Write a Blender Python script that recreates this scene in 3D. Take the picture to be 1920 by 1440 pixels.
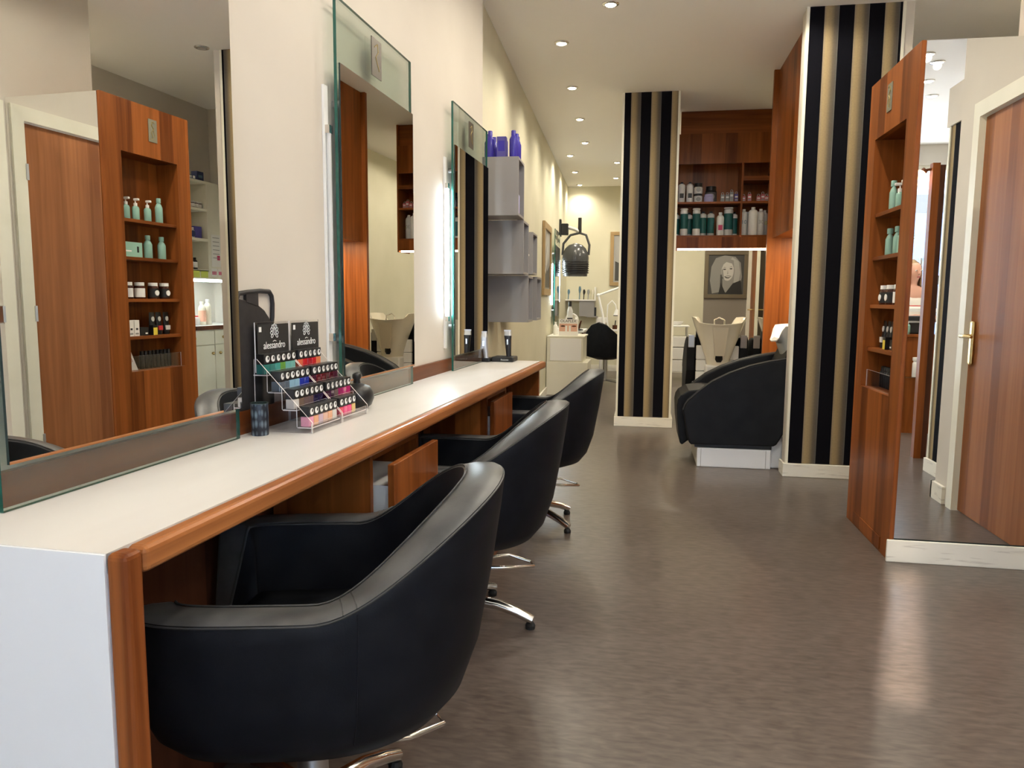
import bpy, bmesh, math, random
from mathutils import Vector, Matrix
random.seed(7)
PI = math.pi
scene = bpy.context.scene
COL = scene.collection
for o in list(bpy.data.objects):
    bpy.data.objects.remove(o)

# ------------------------------------------------------------------ camera
H = 1.15
FPX, YAW, TILT, ROLL = 1397.55, -0.17199855, -0.11240597, 0.00758363
_f = Vector((math.sin(YAW) * math.cos(TILT), math.cos(YAW) * math.cos(TILT), math.sin(TILT)))
_r = Vector((math.cos(YAW), -math.sin(YAW), 0)); _u = _r.cross(_f)
_r, _u = _r * math.cos(ROLL) + _u * math.sin(ROLL), -_r * math.sin(ROLL) + _u * math.cos(ROLL)
cam = bpy.data.objects.new('camera', bpy.data.cameras.new('camera'))
COL.objects.link(cam)
cam.data.sensor_fit = 'HORIZONTAL'; cam.data.sensor_width = 36.0
cam.data.lens = FPX / 1920 * 36.0
cam.data.clip_start = 0.02; cam.data.clip_end = 200
M = Matrix(((_r.x, _u.x, -_f.x, 0), (_r.y, _u.y, -_f.y, 0), (_r.z, _u.z, -_f.z, H), (0, 0, 0, 1)))
cam.matrix_world = M
scene.camera = cam

# ------------------------------------------------------------------ world, sun, exposure
w = bpy.data.worlds.new('world'); scene.world = w; w.use_nodes = True
bg = w.node_tree.nodes['Background']
bg.inputs[0].default_value = (0.80, 0.88, 1.0, 1); bg.inputs[1].default_value = 16.5
sun = bpy.data.objects.new('sun', bpy.data.lights.new('sun', 'SUN')); COL.objects.link(sun)
sun.data.energy = 10.0; sun.data.angle = 0.012; sun.data.color = (1.0, 0.86, 0.70)
sun.rotation_euler = Vector((0.31, 0.95, -0.435)).to_track_quat('-Z', 'Y').to_euler()
vs = scene.view_settings
vs.view_transform = 'Standard'; vs.look = 'None'; vs.gamma = 1.0; vs.use_curve_mapping = False
vs.exposure = 0.96
cy = scene.cycles
cy.use_denoising = True; cy.max_bounces = 12; cy.diffuse_bounces = 5; cy.glossy_bounces = 6
cy.transmission_bounces = 6; cy.transparent_max_bounces = 24; cy.sample_clamp_indirect = 6.0
cy.blur_glossy = 0.6; cy.caustics_refractive = False

# ------------------------------------------------------------------ helpers: naming
ANG = 0.04137                       # the mirror wall is turned a little against the room
LW = dict(loc=(0, 0, 0), rz=-ANG)   # local frame of the mirror wall: x to the room, y along the wall
ANGB = -0.02913
BW = dict(loc=(-1.003, 4.04, 0), rz=-ANGB)
CZ = 2.97

def tag(o, label=None, cat=None, group=None, kind=None):
    if label: o['label'] = label
    if cat: o['category'] = cat
    if group: o['group'] = group
    if kind: o['kind'] = kind
    return o

def thing(name, label, cat, loc=(0, 0, 0), rz=0.0, group=None, kind=None):
    o = bpy.data.objects.new(name, None); COL.objects.link(o)
    o.empty_display_size = 0.05
    o.location = loc; o.rotation_euler = (0, 0, rz)
    return tag(o, label, cat, group, kind)

def copy_tree(o, parent=None):
    c = o.copy(); COL.objects.link(c); c.parent = parent
    for ch in list(o.children):
        copy_tree(ch, c)
    return c

# ------------------------------------------------------------------ helpers: mesh building
class MB:
    def __init__(s): s.v = []; s.f = []; s.m = []; s.mi = 0
    def add(s, vs, fs):
        o = len(s.v); s.v += [tuple(p) for p in vs]
        s.f += [tuple(i + o for i in f) for f in fs]; s.m += [s.mi] * len(fs); return s
    def box(s, x0, x1, y0, y1, z0, z1):
        x0, x1 = min(x0, x1), max(x0, x1); y0, y1 = min(y0, y1), max(y0, y1); z0, z1 = min(z0, z1), max(z0, z1)
        return s.add([(x0, y0, z0), (x1, y0, z0), (x1, y1, z0), (x0, y1, z0), (x0, y0, z1), (x1, y0, z1), (x1, y1, z1), (x0, y1, z1)],
                     [(0, 3, 2, 1), (4, 5, 6, 7), (0, 1, 5, 4), (1, 2, 6, 5), (2, 3, 7, 6), (3, 0, 4, 7)])
    def loft(s, rings, cap0=True, cap1=True, closed=True):
        n = len(rings[0]); vs = [p for r in rings for p in r]; fs = []
        for k in range(len(rings) - 1):
            for i in range(n if closed else n - 1):
                j = (i + 1) % n
                fs.append((k * n + i, k * n + j, (k + 1) * n + j, (k + 1) * n + i))
        if cap0: fs.append(tuple(reversed(range(n))))
        if cap1: fs.append(tuple(range((len(rings) - 1) * n, len(rings) * n)))
        return s.add(vs, fs)
    def lathe(s, prof, c=(0, 0, 0), n=16, sx=1.0, sy=1.0):
        rings = [[(c[0] + r * sx * math.cos(2 * PI * i / n), c[1] + r * sy * math.sin(2 * PI * i / n), c[2] + z) for i in range(n)] for r, z in prof]
        return s.loft(rings)
    def tube(s, pts, r, n=8, closed=False, sq=1.0):
        pts = [Vector(p) for p in pts]; N = len(pts); rings = []
        rr = r if isinstance(r, (list, tuple)) else [r] * N
        up = Vector((0, 0, 1)); prev = None
        for i, p in enumerate(pts):
            a = pts[(i - 1) % N] if (closed or i > 0) else p
            b = pts[(i + 1) % N] if (closed or i < N - 1) else p
            t = (b - a).normalized()
            if prev is None:
                ref = up if abs(t.z) < 0.9 else Vector((1, 0, 0)); e = t.cross(ref).normalized()
            else:
                e = (prev - t * prev.dot(t)).normalized()
            prev = e; g = t.cross(e)
            rings.append([p + (e * math.cos(2 * PI * k / n) * sq + g * math.sin(2 * PI * k / n)) * rr[i] for k in range(n)])
        if closed:
            rings.append(rings[0]); return s.loft(rings, False, False)
        return s.loft(rings)
    def cyl(s, a, b, r, r2=None, n=14): return s.tube([a, b], [r, r if r2 is None else r2], n)
    def prism(s, poly, axis, a0, a1):
        def P(u, v, a): return {'x': (a, u, v), 'y': (u, a, v), 'z': (u, v, a)}[axis]
        return s.loft([[P(u, v, a0) for u, v in poly], [P(u, v, a1) for u, v in poly]])
    def ball(s, c, rx, ry=None, rz=None, n=14, m=8):
        ry = ry or rx; rz = rz or rx
        return s.loft([[(c[0] + rx * math.sin(PI * (k + .02) / (m + .04)) * math.cos(2 * PI * i / n), c[1] + ry * math.sin(PI * (k + .02) / (m + .04)) * math.sin(2 * PI * i / n),
                         c[2] - rz * math.cos(PI * (k + .02) / (m + .04))) for i in range(n)] for k in range(m + 1)])
    def mesh(s, name, mats):
        me = bpy.data.meshes.new(name); me.from_pydata(s.v, [], s.f)
        for m in (mats if isinstance(mats, (list, tuple)) else [mats]): me.materials.append(m)
        me.polygons.foreach_set('material_index', s.m)
        bm = bmesh.new(); bm.from_mesh(me); bmesh.ops.recalc_face_normals(bm, faces=bm.faces); bm.to_mesh(me); bm.free()
        return me
    def build(s, name, mats, parent=None, loc=(0, 0, 0), rz=0.0, smooth=False, bevel=0.0, seg=2, sub=0):
        me = s.mesh(name, mats)
        if smooth:
            me.polygons.foreach_set('use_smooth', [True] * len(me.polygons))
            me.set_sharp_from_angle(angle=math.radians(smooth if smooth is not True else 40))
        o = bpy.data.objects.new(name, me); COL.objects.link(o)
        o.location = loc; o.rotation_euler = (0, 0, rz); o.parent = parent
        if bevel:
            b = o.modifiers.new('bevel', 'BEVEL'); b.width = bevel; b.segments = seg; b.limit_method = 'ANGLE'; b.harden_normals = False
        if sub:
            b = o.modifiers.new('sub', 'SUBSURF'); b.levels = sub; b.render_levels = sub
        return o

def B(name, m, parent, *bx, bevel=0.0, **k):
    mb = MB()
    for b in bx: mb.box(*b)
    return mb.build(name, m, parent, bevel=bevel, **k)

def text(name, body, size, m, parent, loc, rot, ext=0.0006, align='CENTER', sx=1.0):
    cu = bpy.data.curves.new(name, 'FONT'); cu.body = body; cu.size = size; cu.extrude = ext
    cu.align_x = align; cu.align_y = 'CENTER'
    t = bpy.data.objects.new('tmp_text', cu); COL.objects.link(t)
    dg = bpy.context.evaluated_depsgraph_get(); dg.update()
    me = bpy.data.meshes.new_from_object(t.evaluated_get(dg)); me.name = name
    bpy.data.objects.remove(t); bpy.data.curves.remove(cu)
    me.materials.clear(); me.materials.append(m)
    o = bpy.data.objects.new(name, me); COL.objects.link(o); o.parent = parent
    o.location = loc; o.rotation_euler = rot; o.scale = (sx, 1, 1)
    return o

# ------------------------------------------------------------------ helpers: materials
def mat(name, color, rough=0.5, metal=0.0, spec=0.5, trans=0.0, emit=None, estr=0.0, alpha=1.0, ior=1.45, coat=0.0):
    m = bpy.data.materials.new(name); m.use_nodes = True
    p = m.node_tree.nodes['Principled BSDF']
    p.inputs['Base Color'].default_value = (*color, 1); p.inputs['Roughness'].default_value = rough
    p.inputs['Metallic'].default_value = metal; p.inputs['Specular IOR Level'].default_value = spec
    p.inputs['Transmission Weight'].default_value = trans; p.inputs['IOR'].default_value = ior
    p.inputs['Coat Weight'].default_value = coat
    if emit:
        p.inputs['Emission Color'].default_value = (*emit, 1); p.inputs['Emission Strength'].default_value = estr
    return m

def nt(m): return m.node_tree.nodes, m.node_tree.links, m.node_tree.nodes['Principled BSDF']

def noisy(m, c1, c2, scale=(8, 8, 8), detail=6, rough=None, bump=0.0, bscale=200, lo=0.35, hi=0.65, dist=0.0):
    N, L, p = nt(m)
    tc = N.new('ShaderNodeTexCoord'); mp = N.new('ShaderNodeMapping'); mp.inputs['Scale'].default_value = scale
    L.new(tc.outputs['Object'], mp.inputs['Vector'])
    nz = N.new('ShaderNodeTexNoise'); nz.inputs['Scale'].default_value = 1.0; nz.inputs['Detail'].default_value = detail
    nz.inputs['Distortion'].default_value = dist
    L.new(mp.outputs[0], nz.inputs['Vector'])
    cr = N.new('ShaderNodeValToRGB'); cr.color_ramp.elements[0].position = lo; cr.color_ramp.elements[1].position = hi
    cr.color_ramp.elements[0].color = (*c1, 1); cr.color_ramp.elements[1].color = (*c2, 1)
    L.new(nz.outputs['Fac'], cr.inputs[0]); L.new(cr.outputs[0], p.inputs['Base Color'])
    if rough:
        mr = N.new('ShaderNodeMapRange'); mr.inputs['To Min'].default_value = rough[0]; mr.inputs['To Max'].default_value = rough[1]
        L.new(nz.outputs['Fac'], mr.inputs['Value']); L.new(mr.outputs[0], p.inputs['Roughness'])
    if bump:
        n2 = N.new('ShaderNodeTexNoise'); n2.inputs['Scale'].default_value = bscale; n2.inputs['Detail'].default_value = 3
        L.new(tc.outputs['Object'], n2.inputs['Vector'])
        b = N.new('ShaderNodeBump'); b.inputs['Strength'].default_value = bump; b.inputs['Distance'].default_value = 0.002
        L.new(n2.outputs['Fac'], b.inputs['Height']); L.new(b.outputs[0], p.inputs['Normal'])
    return m

def wood(name, dark, light, axis='z', leaf=0.11, rough=0.32, leafmix=0.35):
    """veneer: fine grain along one axis, leaves of slightly different tone side by side"""
    m = mat(name, light, rough, spec=0.14); N, L, p = nt(m)
    tc = N.new('ShaderNodeTexCoord'); mp = N.new('ShaderNodeMapping')
    sc = {'z': (26, 26, 1.3), 'y': (26, 1.3, 26), 'x': (1.3, 26, 26)}[axis]
    mp.inputs['Scale'].default_value = sc; L.new(tc.outputs['Object'], mp.inputs['Vector'])
    nz = N.new('ShaderNodeTexNoise'); nz.inputs['Scale'].default_value = 1; nz.inputs['Detail'].default_value = 5; nz.inputs['Distortion'].default_value = 0.6
    L.new(mp.outputs[0], nz.inputs['Vector'])
    sp = N.new('ShaderNodeSeparateXYZ'); L.new(tc.outputs['Object'], sp.inputs[0])
    ad = N.new('ShaderNodeMath'); ad.operation = 'ADD'
    a, b = {'z': (0, 1), 'y': (0, 2), 'x': (1, 2)}[axis]
    L.new(sp.outputs[a], ad.inputs[0]); L.new(sp.outputs[b], ad.inputs[1])
    dv = N.new('ShaderNodeMath'); dv.operation = 'DIVIDE'; dv.inputs[1].default_value = leaf; L.new(ad.outputs[0], dv.inputs[0])
    fl = N.new('ShaderNodeMath'); fl.operation = 'FLOOR'; L.new(dv.outputs[0], fl.inputs[0])
    wn = N.new('ShaderNodeTexWhiteNoise'); wn.noise_dimensions = '1D'; L.new(fl.outputs[0], wn.inputs['W'])
    mx = N.new('ShaderNodeMix'); mx.data_type = 'FLOAT'; mx.inputs[0].default_value = leafmix
    L.new(nz.outputs['Fac'], mx.inputs[2]); L.new(wn.outputs['Value'], mx.inputs[3])
    cr = N.new('ShaderNodeValToRGB'); cr.color_ramp.elements[0].position = 0.28; cr.color_ramp.elements[1].position = 0.75
    cr.color_ramp.elements[0].color = (*dark, 1); cr.color_ramp.elements[1].color = (*light, 1)
    L.new(mx.outputs[0], cr.inputs[0]); L.new(cr.outputs[0], p.inputs['Base Color'])
    return m

MT = {}
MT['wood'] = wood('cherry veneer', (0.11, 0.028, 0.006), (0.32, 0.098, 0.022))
MT['woodh'] = wood('cherry veneer lengthwise', (0.11, 0.028, 0.006), (0.30, 0.092, 0.021), 'y')
MT['woodx'] = wood('cherry veneer crosswise', (0.115, 0.03, 0.007), (0.32, 0.098, 0.023), 'x')
MT['wood_edge'] = wood('worn cherry edging', (0.15, 0.042, 0.013), (0.44, 0.17, 0.055), 'y', rough=0.28, leafmix=0.1)
MT['wood_edge_v'] = wood('worn cherry post', (0.13, 0.033, 0.009), (0.33, 0.105, 0.027), 'z', rough=0.3, leafmix=0.1)
MT['door_wood'] = wood('door veneer', (0.21, 0.074, 0.026), (0.38, 0.152, 0.058), 'z', 0.09, 0.42)
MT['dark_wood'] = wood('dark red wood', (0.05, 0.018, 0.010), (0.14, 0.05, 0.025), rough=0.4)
def floor_mat():
    """vinyl: fine fibre flecks over soft clouds"""
    m = mat('marbled vinyl floor', (.1, .08, .07), 0.29, spec=0.5); N, L, p = nt(m)
    tc = N.new('ShaderNodeTexCoord')
    def nz(sc, det, dis):
        mp = N.new('ShaderNodeMapping'); mp.inputs['Scale'].default_value = sc; L.new(tc.outputs['Object'], mp.inputs['Vector'])
        n = N.new('ShaderNodeTexNoise'); n.inputs['Scale'].default_value = 1; n.inputs['Detail'].default_value = det; n.inputs['Distortion'].default_value = dis
        L.new(mp.outputs[0], n.inputs['Vector']); return n
    a, b = nz((17, 55, 1), 2, 0.4), nz((1.6, 3.2, 1), 2, 0.0)
    mx = N.new('ShaderNodeMix'); mx.data_type = 'FLOAT'; mx.inputs[0].default_value = 0.25
    L.new(a.outputs['Fac'], mx.inputs[2]); L.new(b.outputs['Fac'], mx.inputs[3])
    cr = N.new('ShaderNodeValToRGB'); e = cr.color_ramp.elements
    e[0].position = 0.30; e[0].color = (0.068, 0.052, 0.043, 1); e[1].position = 0.70; e[1].color = (0.142, 0.113, 0.096, 1)
    L.new(mx.outputs[0], cr.inputs[0]); L.new(cr.outputs[0], p.inputs['Base Color'])
    return m
MT['floor'] = floor_mat()
MT['wall'] = noisy(mat('cream wall paint', (.72, .66, .55), 0.75), (0.575, 0.525, 0.455), (0.61, 0.56, 0.485), (2, 2, 2), 3, None, 0.06, 260)
MT['wall_warm'] = noisy(mat('pale yellow wall paint', (.72, .67, .50), 0.7), (0.60, 0.57, 0.425), (0.645, 0.61, 0.465), (2, 2, 2), 3, None, 0.06, 260)
MT['wall_grey'] = mat('grey brown wall paint', (0.23, 0.20, 0.165), 0.8)
MT['ceiling'] = mat('matt ceiling paint', (0.93, 0.905, 0.86), 0.9)
MT['white_paint'] = noisy(mat('cream gloss paint', (.78, .75, .62), 0.35), (0.74, 0.71, 0.58), (0.80, 0.77, 0.65), (3, 3, 3), 4)
MT['skirting'] = noisy(mat('scuffed white skirting', (.75, .7, .6), 0.5), (0.42, 0.37, 0.31), (0.80, 0.77, 0.68), (7, 7, 60), 8, None, 0, 1, 0.22, 0.42, 0.5)
MT['laminate'] = noisy(mat('white laminate top', (.86, .83, .79), 0.3), (0.61, 0.585, 0.555), (0.68, 0.66, 0.63), (5, 1.5, 5), 4)
MT['white_panel'] = mat('cool white panel', (0.76, 0.77, 0.79), 0.45)
MT['white'] = mat('white plastic', (0.82, 0.81, 0.78), 0.35)
MT['ivory'] = mat('ivory glazed basin', (0.84, 0.78, 0.64), 0.16, coat=0.3)
MT['ivory_plate'] = mat('beige service plate', (0.62, 0.55, 0.42), 0.35)
MT['grey_basin'] = mat('light grey basin', (0.62, 0.63, 0.62), 0.2)
MT['leather'] = noisy(mat('black leather', (.008, .009, .012), 0.5, spec=0.14), (0.0055, 0.0062, 0.0085), (0.0085, 0.0092, 0.012), (20, 20, 20), 4, None, 0.10, 420)
MT['leather_top'] = noisy(mat('worn black leather band', (.03, .03, .031), 0.36, spec=0.6), (0.045, 0.045, 0.046), (0.085, 0.084, 0.083), (14, 14, 14), 6, (0.30, 0.44), 0.10, 420)
MT['wash_leather'] = noisy(mat('charcoal upholstery', (.01, .011, .013), 0.5, spec=0.16), (0.0085, 0.0092, 0.011), (0.012, 0.0128, 0.015), (10, 10, 10), 4, None, 0.05, 300)
MT['stitch'] = mat('grey stitching', (0.035, 0.035, 0.035), 0.5)
MT['chrome'] = mat('polished chrome', (0.80, 0.78, 0.75), 0.14, 1.0)
MT['brass'] = mat('brass', (0.72, 0.55, 0.26), 0.22, 1.0)
MT['steel'] = mat('brushed steel', (0.55, 0.55, 0.55), 0.35, 1.0)
MT['black'] = mat('black plastic', (0.012, 0.012, 0.013), 0.35)
MT['blackmat'] = noisy(mat('matt black plastic', (.016, .015, .016), 0.55), (0.014, 0.013, 0.014), (0.022, 0.02, 0.021), (30, 30, 30), 3)
MT['rubber'] = mat('black rubber', (0.01, 0.01, 0.01), 0.7)
MT['grey_lam'] = mat('grey laminate', (0.27, 0.255, 0.25), 0.5)
MT['grey_dark'] = mat('dark grey laminate inside', (0.09, 0.086, 0.086), 0.5)
MT['dome'] = mat('dark grey dome', (0.06, 0.062, 0.064), 0.25)
MT['plaque'] = mat('bronze grey plaque', (0.10, 0.085, 0.065), 0.45, 0.4)
MT['plaque_light'] = mat('grey green plaque', (0.20, 0.19, 0.14), 0.45, 0.3)
MT['gold'] = mat('gold print', (0.45, 0.34, 0.12), 0.4, 0.6)
MT['silver'] = mat('mirror silvering', (0.90, 0.905, 0.885), 0.0, 1.0)
MT['dark_edge'] = mat('dark mirror edge', (0.03, 0.05, 0.045), 0.3)
MT['green_edge'] = mat('green glass edge', (0.015, 0.10, 0.075), 0.12, spec=0.7)
MT['print_white'] = mat('white print', (0.82, 0.82, 0.80), 0.5)
MT['print_black'] = mat('black print', (0.015, 0.015, 0.015), 0.5)
MT['print_gray'] = mat('grey print', (0.3, 0.3, 0.29), 0.5)
MT['paper'] = mat('paper', (0.80, 0.78, 0.74), 0.7)
MT['paper_pink'] = mat('pink paper edge', (0.78, 0.42, 0.30), 0.6)
MT['mint'] = mat('mint green plastic', (0.25, 0.44, 0.37), 0.25)
MT['mint_card'] = mat('mint card', (0.27, 0.47, 0.38), 0.45)
MT['purple'] = mat('violet blue plastic', (0.045, 0.035, 0.32), 0.2)
MT['purple_card'] = mat('violet card', (0.08, 0.065, 0.28), 0.5)
MT['lilac'] = mat('lilac plastic', (0.42, 0.40, 0.62), 0.35)
MT['green_label'] = mat('dark green label', (0.012, 0.10, 0.095), 0.4)
MT['pink_label'] = mat('pink label', (0.55, 0.04, 0.13), 0.45)
MT['pink_card'] = mat('pink carton', (0.62, 0.16, 0.17), 0.5)
MT['red'] = mat('red plastic', (0.50, 0.03, 0.035), 0.4)
MT['yellow'] = mat('yellow label', (0.70, 0.55, 0.06), 0.5)
MT['sticker'] = mat('yellow green sticker', (0.55, 0.60, 0.10), 0.6)
MT['navy'] = mat('navy carton', (0.022, 0.035, 0.11), 0.45)
MT['amber'] = mat('dark amber jar', (0.045, 0.012, 0.007), 0.12)
MT['bottle_grey'] = mat('greyish bottle', (0.62, 0.62, 0.60), 0.35)
MT['silverplastic'] = mat('silver plastic', (0.5, 0.5, 0.5), 0.3, 0.7)
MT['skin'] = mat('skin', (0.60, 0.33, 0.24), 0.5)
MT['hair'] = mat('light brown hair', (0.30, 0.19, 0.09), 0.5)
MT['blouse'] = mat('cream blouse', (0.80, 0.76, 0.68), 0.7)
MT['trousers'] = mat('dark trousers', (0.03, 0.03, 0.05), 0.8)
MT['leaf'] = mat('leaf', (0.16, 0.24, 0.06), 0.5)
MT['plaster'] = mat('pale street facade', (0.13, 0.14, 0.15), 0.8)
MT['shutter'] = mat('light blue shutter', (0.10, 0.19, 0.25), 0.6)
MT['shop_blue'] = mat('blue shop front', (0.025, 0.042, 0.11), 0.5)
MT['pavement'] = mat('pavement', (0.48, 0.46, 0.44), 0.9)
MT['tube_on'] = mat('lit fluorescent tube', (0.9, 0.95, 1.0), 0.4, emit=(0.78, 0.92, 1.0), estr=46)
MT['warm_lamp'] = mat('lit warm lamp', (1, .9, .7), 0.4, emit=(1.0, 0.83, 0.56), estr=15)
MT['lamp_on'] = mat('lit downlight lens', (1, .95, .85), 0.4, emit=(1.0, 0.90, 0.72), estr=30)
MT['lamp_off'] = mat('unlit downlight', (0.45, 0.43, 0.38), 0.5)
MT['warm_tube'] = mat('lit warm strip', (1, .9, .7), 0.4, emit=(1.0, 0.78, 0.48), estr=9)
MT['lamp_shade'] = mat('lit shop spotlight', (1, .85, .6), 0.4, emit=(1.0, 0.72, 0.40), estr=9)

def pane(name, tint, refl=1.0, ior=1.45):
    m = bpy.data.materials.new(name); m.use_nodes = True
    N, L = m.node_tree.nodes, m.node_tree.links; N.clear()
    out = N.new('ShaderNodeOutputMaterial'); mx = N.new('ShaderNodeMixShader'); tr = N.new('ShaderNodeBsdfTransparent')
    gl = N.new('ShaderNodeBsdfGlossy'); gl.inputs['Roughness'].default_value = 0.0
    fr = N.new('ShaderNodeFresnel'); fr.inputs['IOR'].default_value = ior
    tr.inputs[0].default_value = (*tint, 1)
    ge = N.new('ShaderNodeNewGeometry'); pw = N.new('ShaderNodeMath'); pw.operation = 'POWER'; pw.inputs[0].default_value = ior
    ma = N.new('ShaderNodeMath'); ma.operation = 'MULTIPLY_ADD'; ma.inputs[1].default_value = -2.0; ma.inputs[2].default_value = 1.0
    L.new(ge.outputs['Backfacing'], ma.inputs[0]); L.new(ma.outputs[0], pw.inputs[1]); L.new(pw.outputs[0], fr.inputs['IOR'])   # same reflectance from both sides
    L.new(fr.outputs[0], mx.inputs[0]); L.new(tr.outputs[0], mx.inputs[1]); L.new(gl.outputs[0], mx.inputs[2]); L.new(mx.outputs[0], out.inputs[0])
    return m
MT['pane'] = pane('clear greenish glass', (0.91, 0.955, 0.93), ior=1.62)
MT['acrylic'] = pane('clear acrylic', (0.94, 0.94, 0.95), ior=1.5)
MT['acrylic_edge'] = mat('bright acrylic edge', (0.78, 0.74, 0.72), 0.25)
MT['window_pane'] = pane('window glass', (0.97, 0.98, 0.98))

def stripes():
    """printed wall covering: black velvet bands and gold bands that fade to grey at their right side"""
    m = mat('striped wall covering', (.3, .25, .15), 0.85, spec=0.08); N, L, p = nt(m)
    tc = N.new('ShaderNodeTexCoord'); sp = N.new('ShaderNodeSeparateXYZ'); L.new(tc.outputs['Object'], sp.inputs[0])
    dv = N.new('ShaderNodeMath'); dv.operation = 'DIVIDE'; dv.inputs[1].default_value = 0.175; L.new(sp.outputs[0], dv.inputs[0])
    fr = N.new('ShaderNodeMath'); fr.operation = 'FRACT'; L.new(dv.outputs[0], fr.inputs[0])
    cr = N.new('ShaderNodeValToRGB'); e = cr.color_ramp.elements
    e[0].position = 0.0; e[0].color = (0.0045, 0.0045, 0.007, 1)
    e[1].position = 0.5; e[1].color = (0.0045, 0.0045, 0.007, 1)
    for pos, c in ((0.505, (0.27, 0.215, 0.145)), (0.60, (0.35, 0.262, 0.142)), (0.72, (0.285, 0.215, 0.12)), (0.86, (0.125, 0.104, 0.076)), (0.965, (0.095, 0.086, 0.075)), (0.985, (0.15, 0.14, 0.125)), (0.997, (0.0045, 0.0045, 0.007))):
        k = e.new(pos); k.color = (*c, 1)
    L.new(fr.outputs[0], cr.inputs[0])
    nz = N.new('ShaderNodeTexNoise'); nz.inputs['Scale'].default_value = 90; L.new(tc.outputs['Object'], nz.inputs['Vector'])
    mr = N.new('ShaderNodeMapRange'); mr.inputs['To Min'].default_value = 0.85; mr.inputs['To Max'].default_value = 1.12; L.new(nz.outputs['Fac'], mr.inputs['Value'])
    mx = N.new('ShaderNodeVectorMath'); mx.operation = 'SCALE'; L.new(cr.outputs[0], mx.inputs[0]); L.new(mr.outputs[0], mx.inputs['Scale'])
    L.new(mx.outputs[0], p.inputs['Base Color'])
    return m
MT['stripes'] = stripes()

def patterned_cup():
    m = mat('dark blue diamond pattern', (.02, .03, .045), 0.3); N, L, p = nt(m)
    tc = N.new('ShaderNodeTexCoord'); mp = N.new('ShaderNodeMapping'); mp.inputs['Scale'].default_value = (90, 90, 38); mp.inputs['Rotation'].default_value = (0, 0, 0.4)
    L.new(tc.outputs['Object'], mp.inputs['Vector'])
    vo = N.new('ShaderNodeTexVoronoi'); vo.inputs['Scale'].default_value = 1.0; vo.inputs['Randomness'].default_value = 0.25; L.new(mp.outputs[0], vo.inputs['Vector'])
    cr = N.new('ShaderNodeValToRGB'); cr.color_ramp.elements[0].color = (0.16, 0.21, 0.25, 1); cr.color_ramp.elements[0].position = 0.15
    cr.color_ramp.elements[1].color = (0.008, 0.012, 0.022, 1); cr.color_ramp.elements[1].position = 0.5
    L.new(vo.outputs['Distance'], cr.inputs[0]); L.new(cr.outputs[0], p.inputs['Base Color'])
    return m
MT['cup'] = patterned_cup()

# ------------------------------------------------------------------ the setting
def struct(name, m, *bx, label=None, parent=None, bevel=0.0, loc=(0, 0, 0), rz=0.0):
    o = B(name, m, parent, *bx, bevel=bevel, loc=loc, rz=rz)
    if parent is None: tag(o, label, None, None, 'structure')
    return o

struct('floor', MT['floor'], (-1.9, 4.2, -2.75, 12.6, -0.12, 0.0), label='dark grey brown marbled vinyl floor')
struct('ceiling', MT['ceiling'], (-1.9, 4.2, -2.75, 12.6, CZ, CZ + 0.12), label='matt pale ceiling with small round downlights')
struct('wall_left', MT['wall'], (-1.5, -1.06, -2.6, 4.08, 0, CZ), label='cream wall behind the styling mirrors', **LW)
struct('wall_left_far', MT['wall_warm'], (-0.4, 0.0, -0.2, 8.7, 0, CZ), label='pale yellow wall carrying the grey cubes and hood dryer', **BW)
struct('wall_back', MT['wall_warm'], (-1.6, 0.95, 12.3, 12.5, 0, CZ), label='pale yellow back wall behind the nail desk')
struct('wall_back_grey', MT['wall_grey'], (0.95, 2.3, 12.3, 12.5, 0, CZ), label='grey brown back wall with the portrait')
struct('wall_right', MT['wall'], (1.74, 1.95, 2.245, 2.49, 0, CZ), (1.74, 1.95, 3.40, 4.10, 0, CZ), (1.74, 1.95, 2.49, 3.40, 2.16, CZ), label='cream wall with the veneered door beside the mirror cabinet')
struct('wall_right_front', MT['wall'], (1.95, 4.0, 2.245, 2.4, 0, CZ), label='cream wall closing the reception area')
struct('wall_reception', MT['wall'], (3.9, 4.1, -2.6, 2.3, 0, CZ), label='cream side wall of the reception area')
struct('wall_alcove_near', MT['wall'], (1.95, 2.9, 4.0, 4.1, 0, CZ), label='cream wall of the mixing alcove by the mirror cabinet')
struct('wall_alcove', MT['wall'], (2.75, 2.9, 4.1, 6.7, 0, CZ), label='cream wall behind the mixing alcove units')
struct('wall_alcove_end', MT['wall'], (1.53, 2.9, 6.6, 6.72, 0, CZ), label='cream end wall of the mixing alcove')
struct('wall_partition', MT['wall'], (1.53, 1.58, 5.10, 6.6, 0, CZ), label='thin wall between the wash bay and alcove')
struct('wall_right_far', MT['wall_warm'], (2.05, 2.2, 6.7, 12.4, 0, CZ), label='pale yellow wall of the far wash room')
struct('baseboard_left_far', MT['skirting'], (0.0, 0.018, 0.02, 8.3, 0, 0.09), label='white skirting along the pale yellow wall', **BW)
struct('baseboard_back', MT['skirting'], (-1.3, 2.05, 12.28, 12.3, 0, 0.10), label='white skirting along the back wall')
struct('baseboard_right', MT['skirting'], (1.722, 1.74, 2.227, 2.40, 0, 0.10), (1.722, 1.95, 2.225, 2.245, 0, 0.10), label='white skirting at the wall end by the door')

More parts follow.
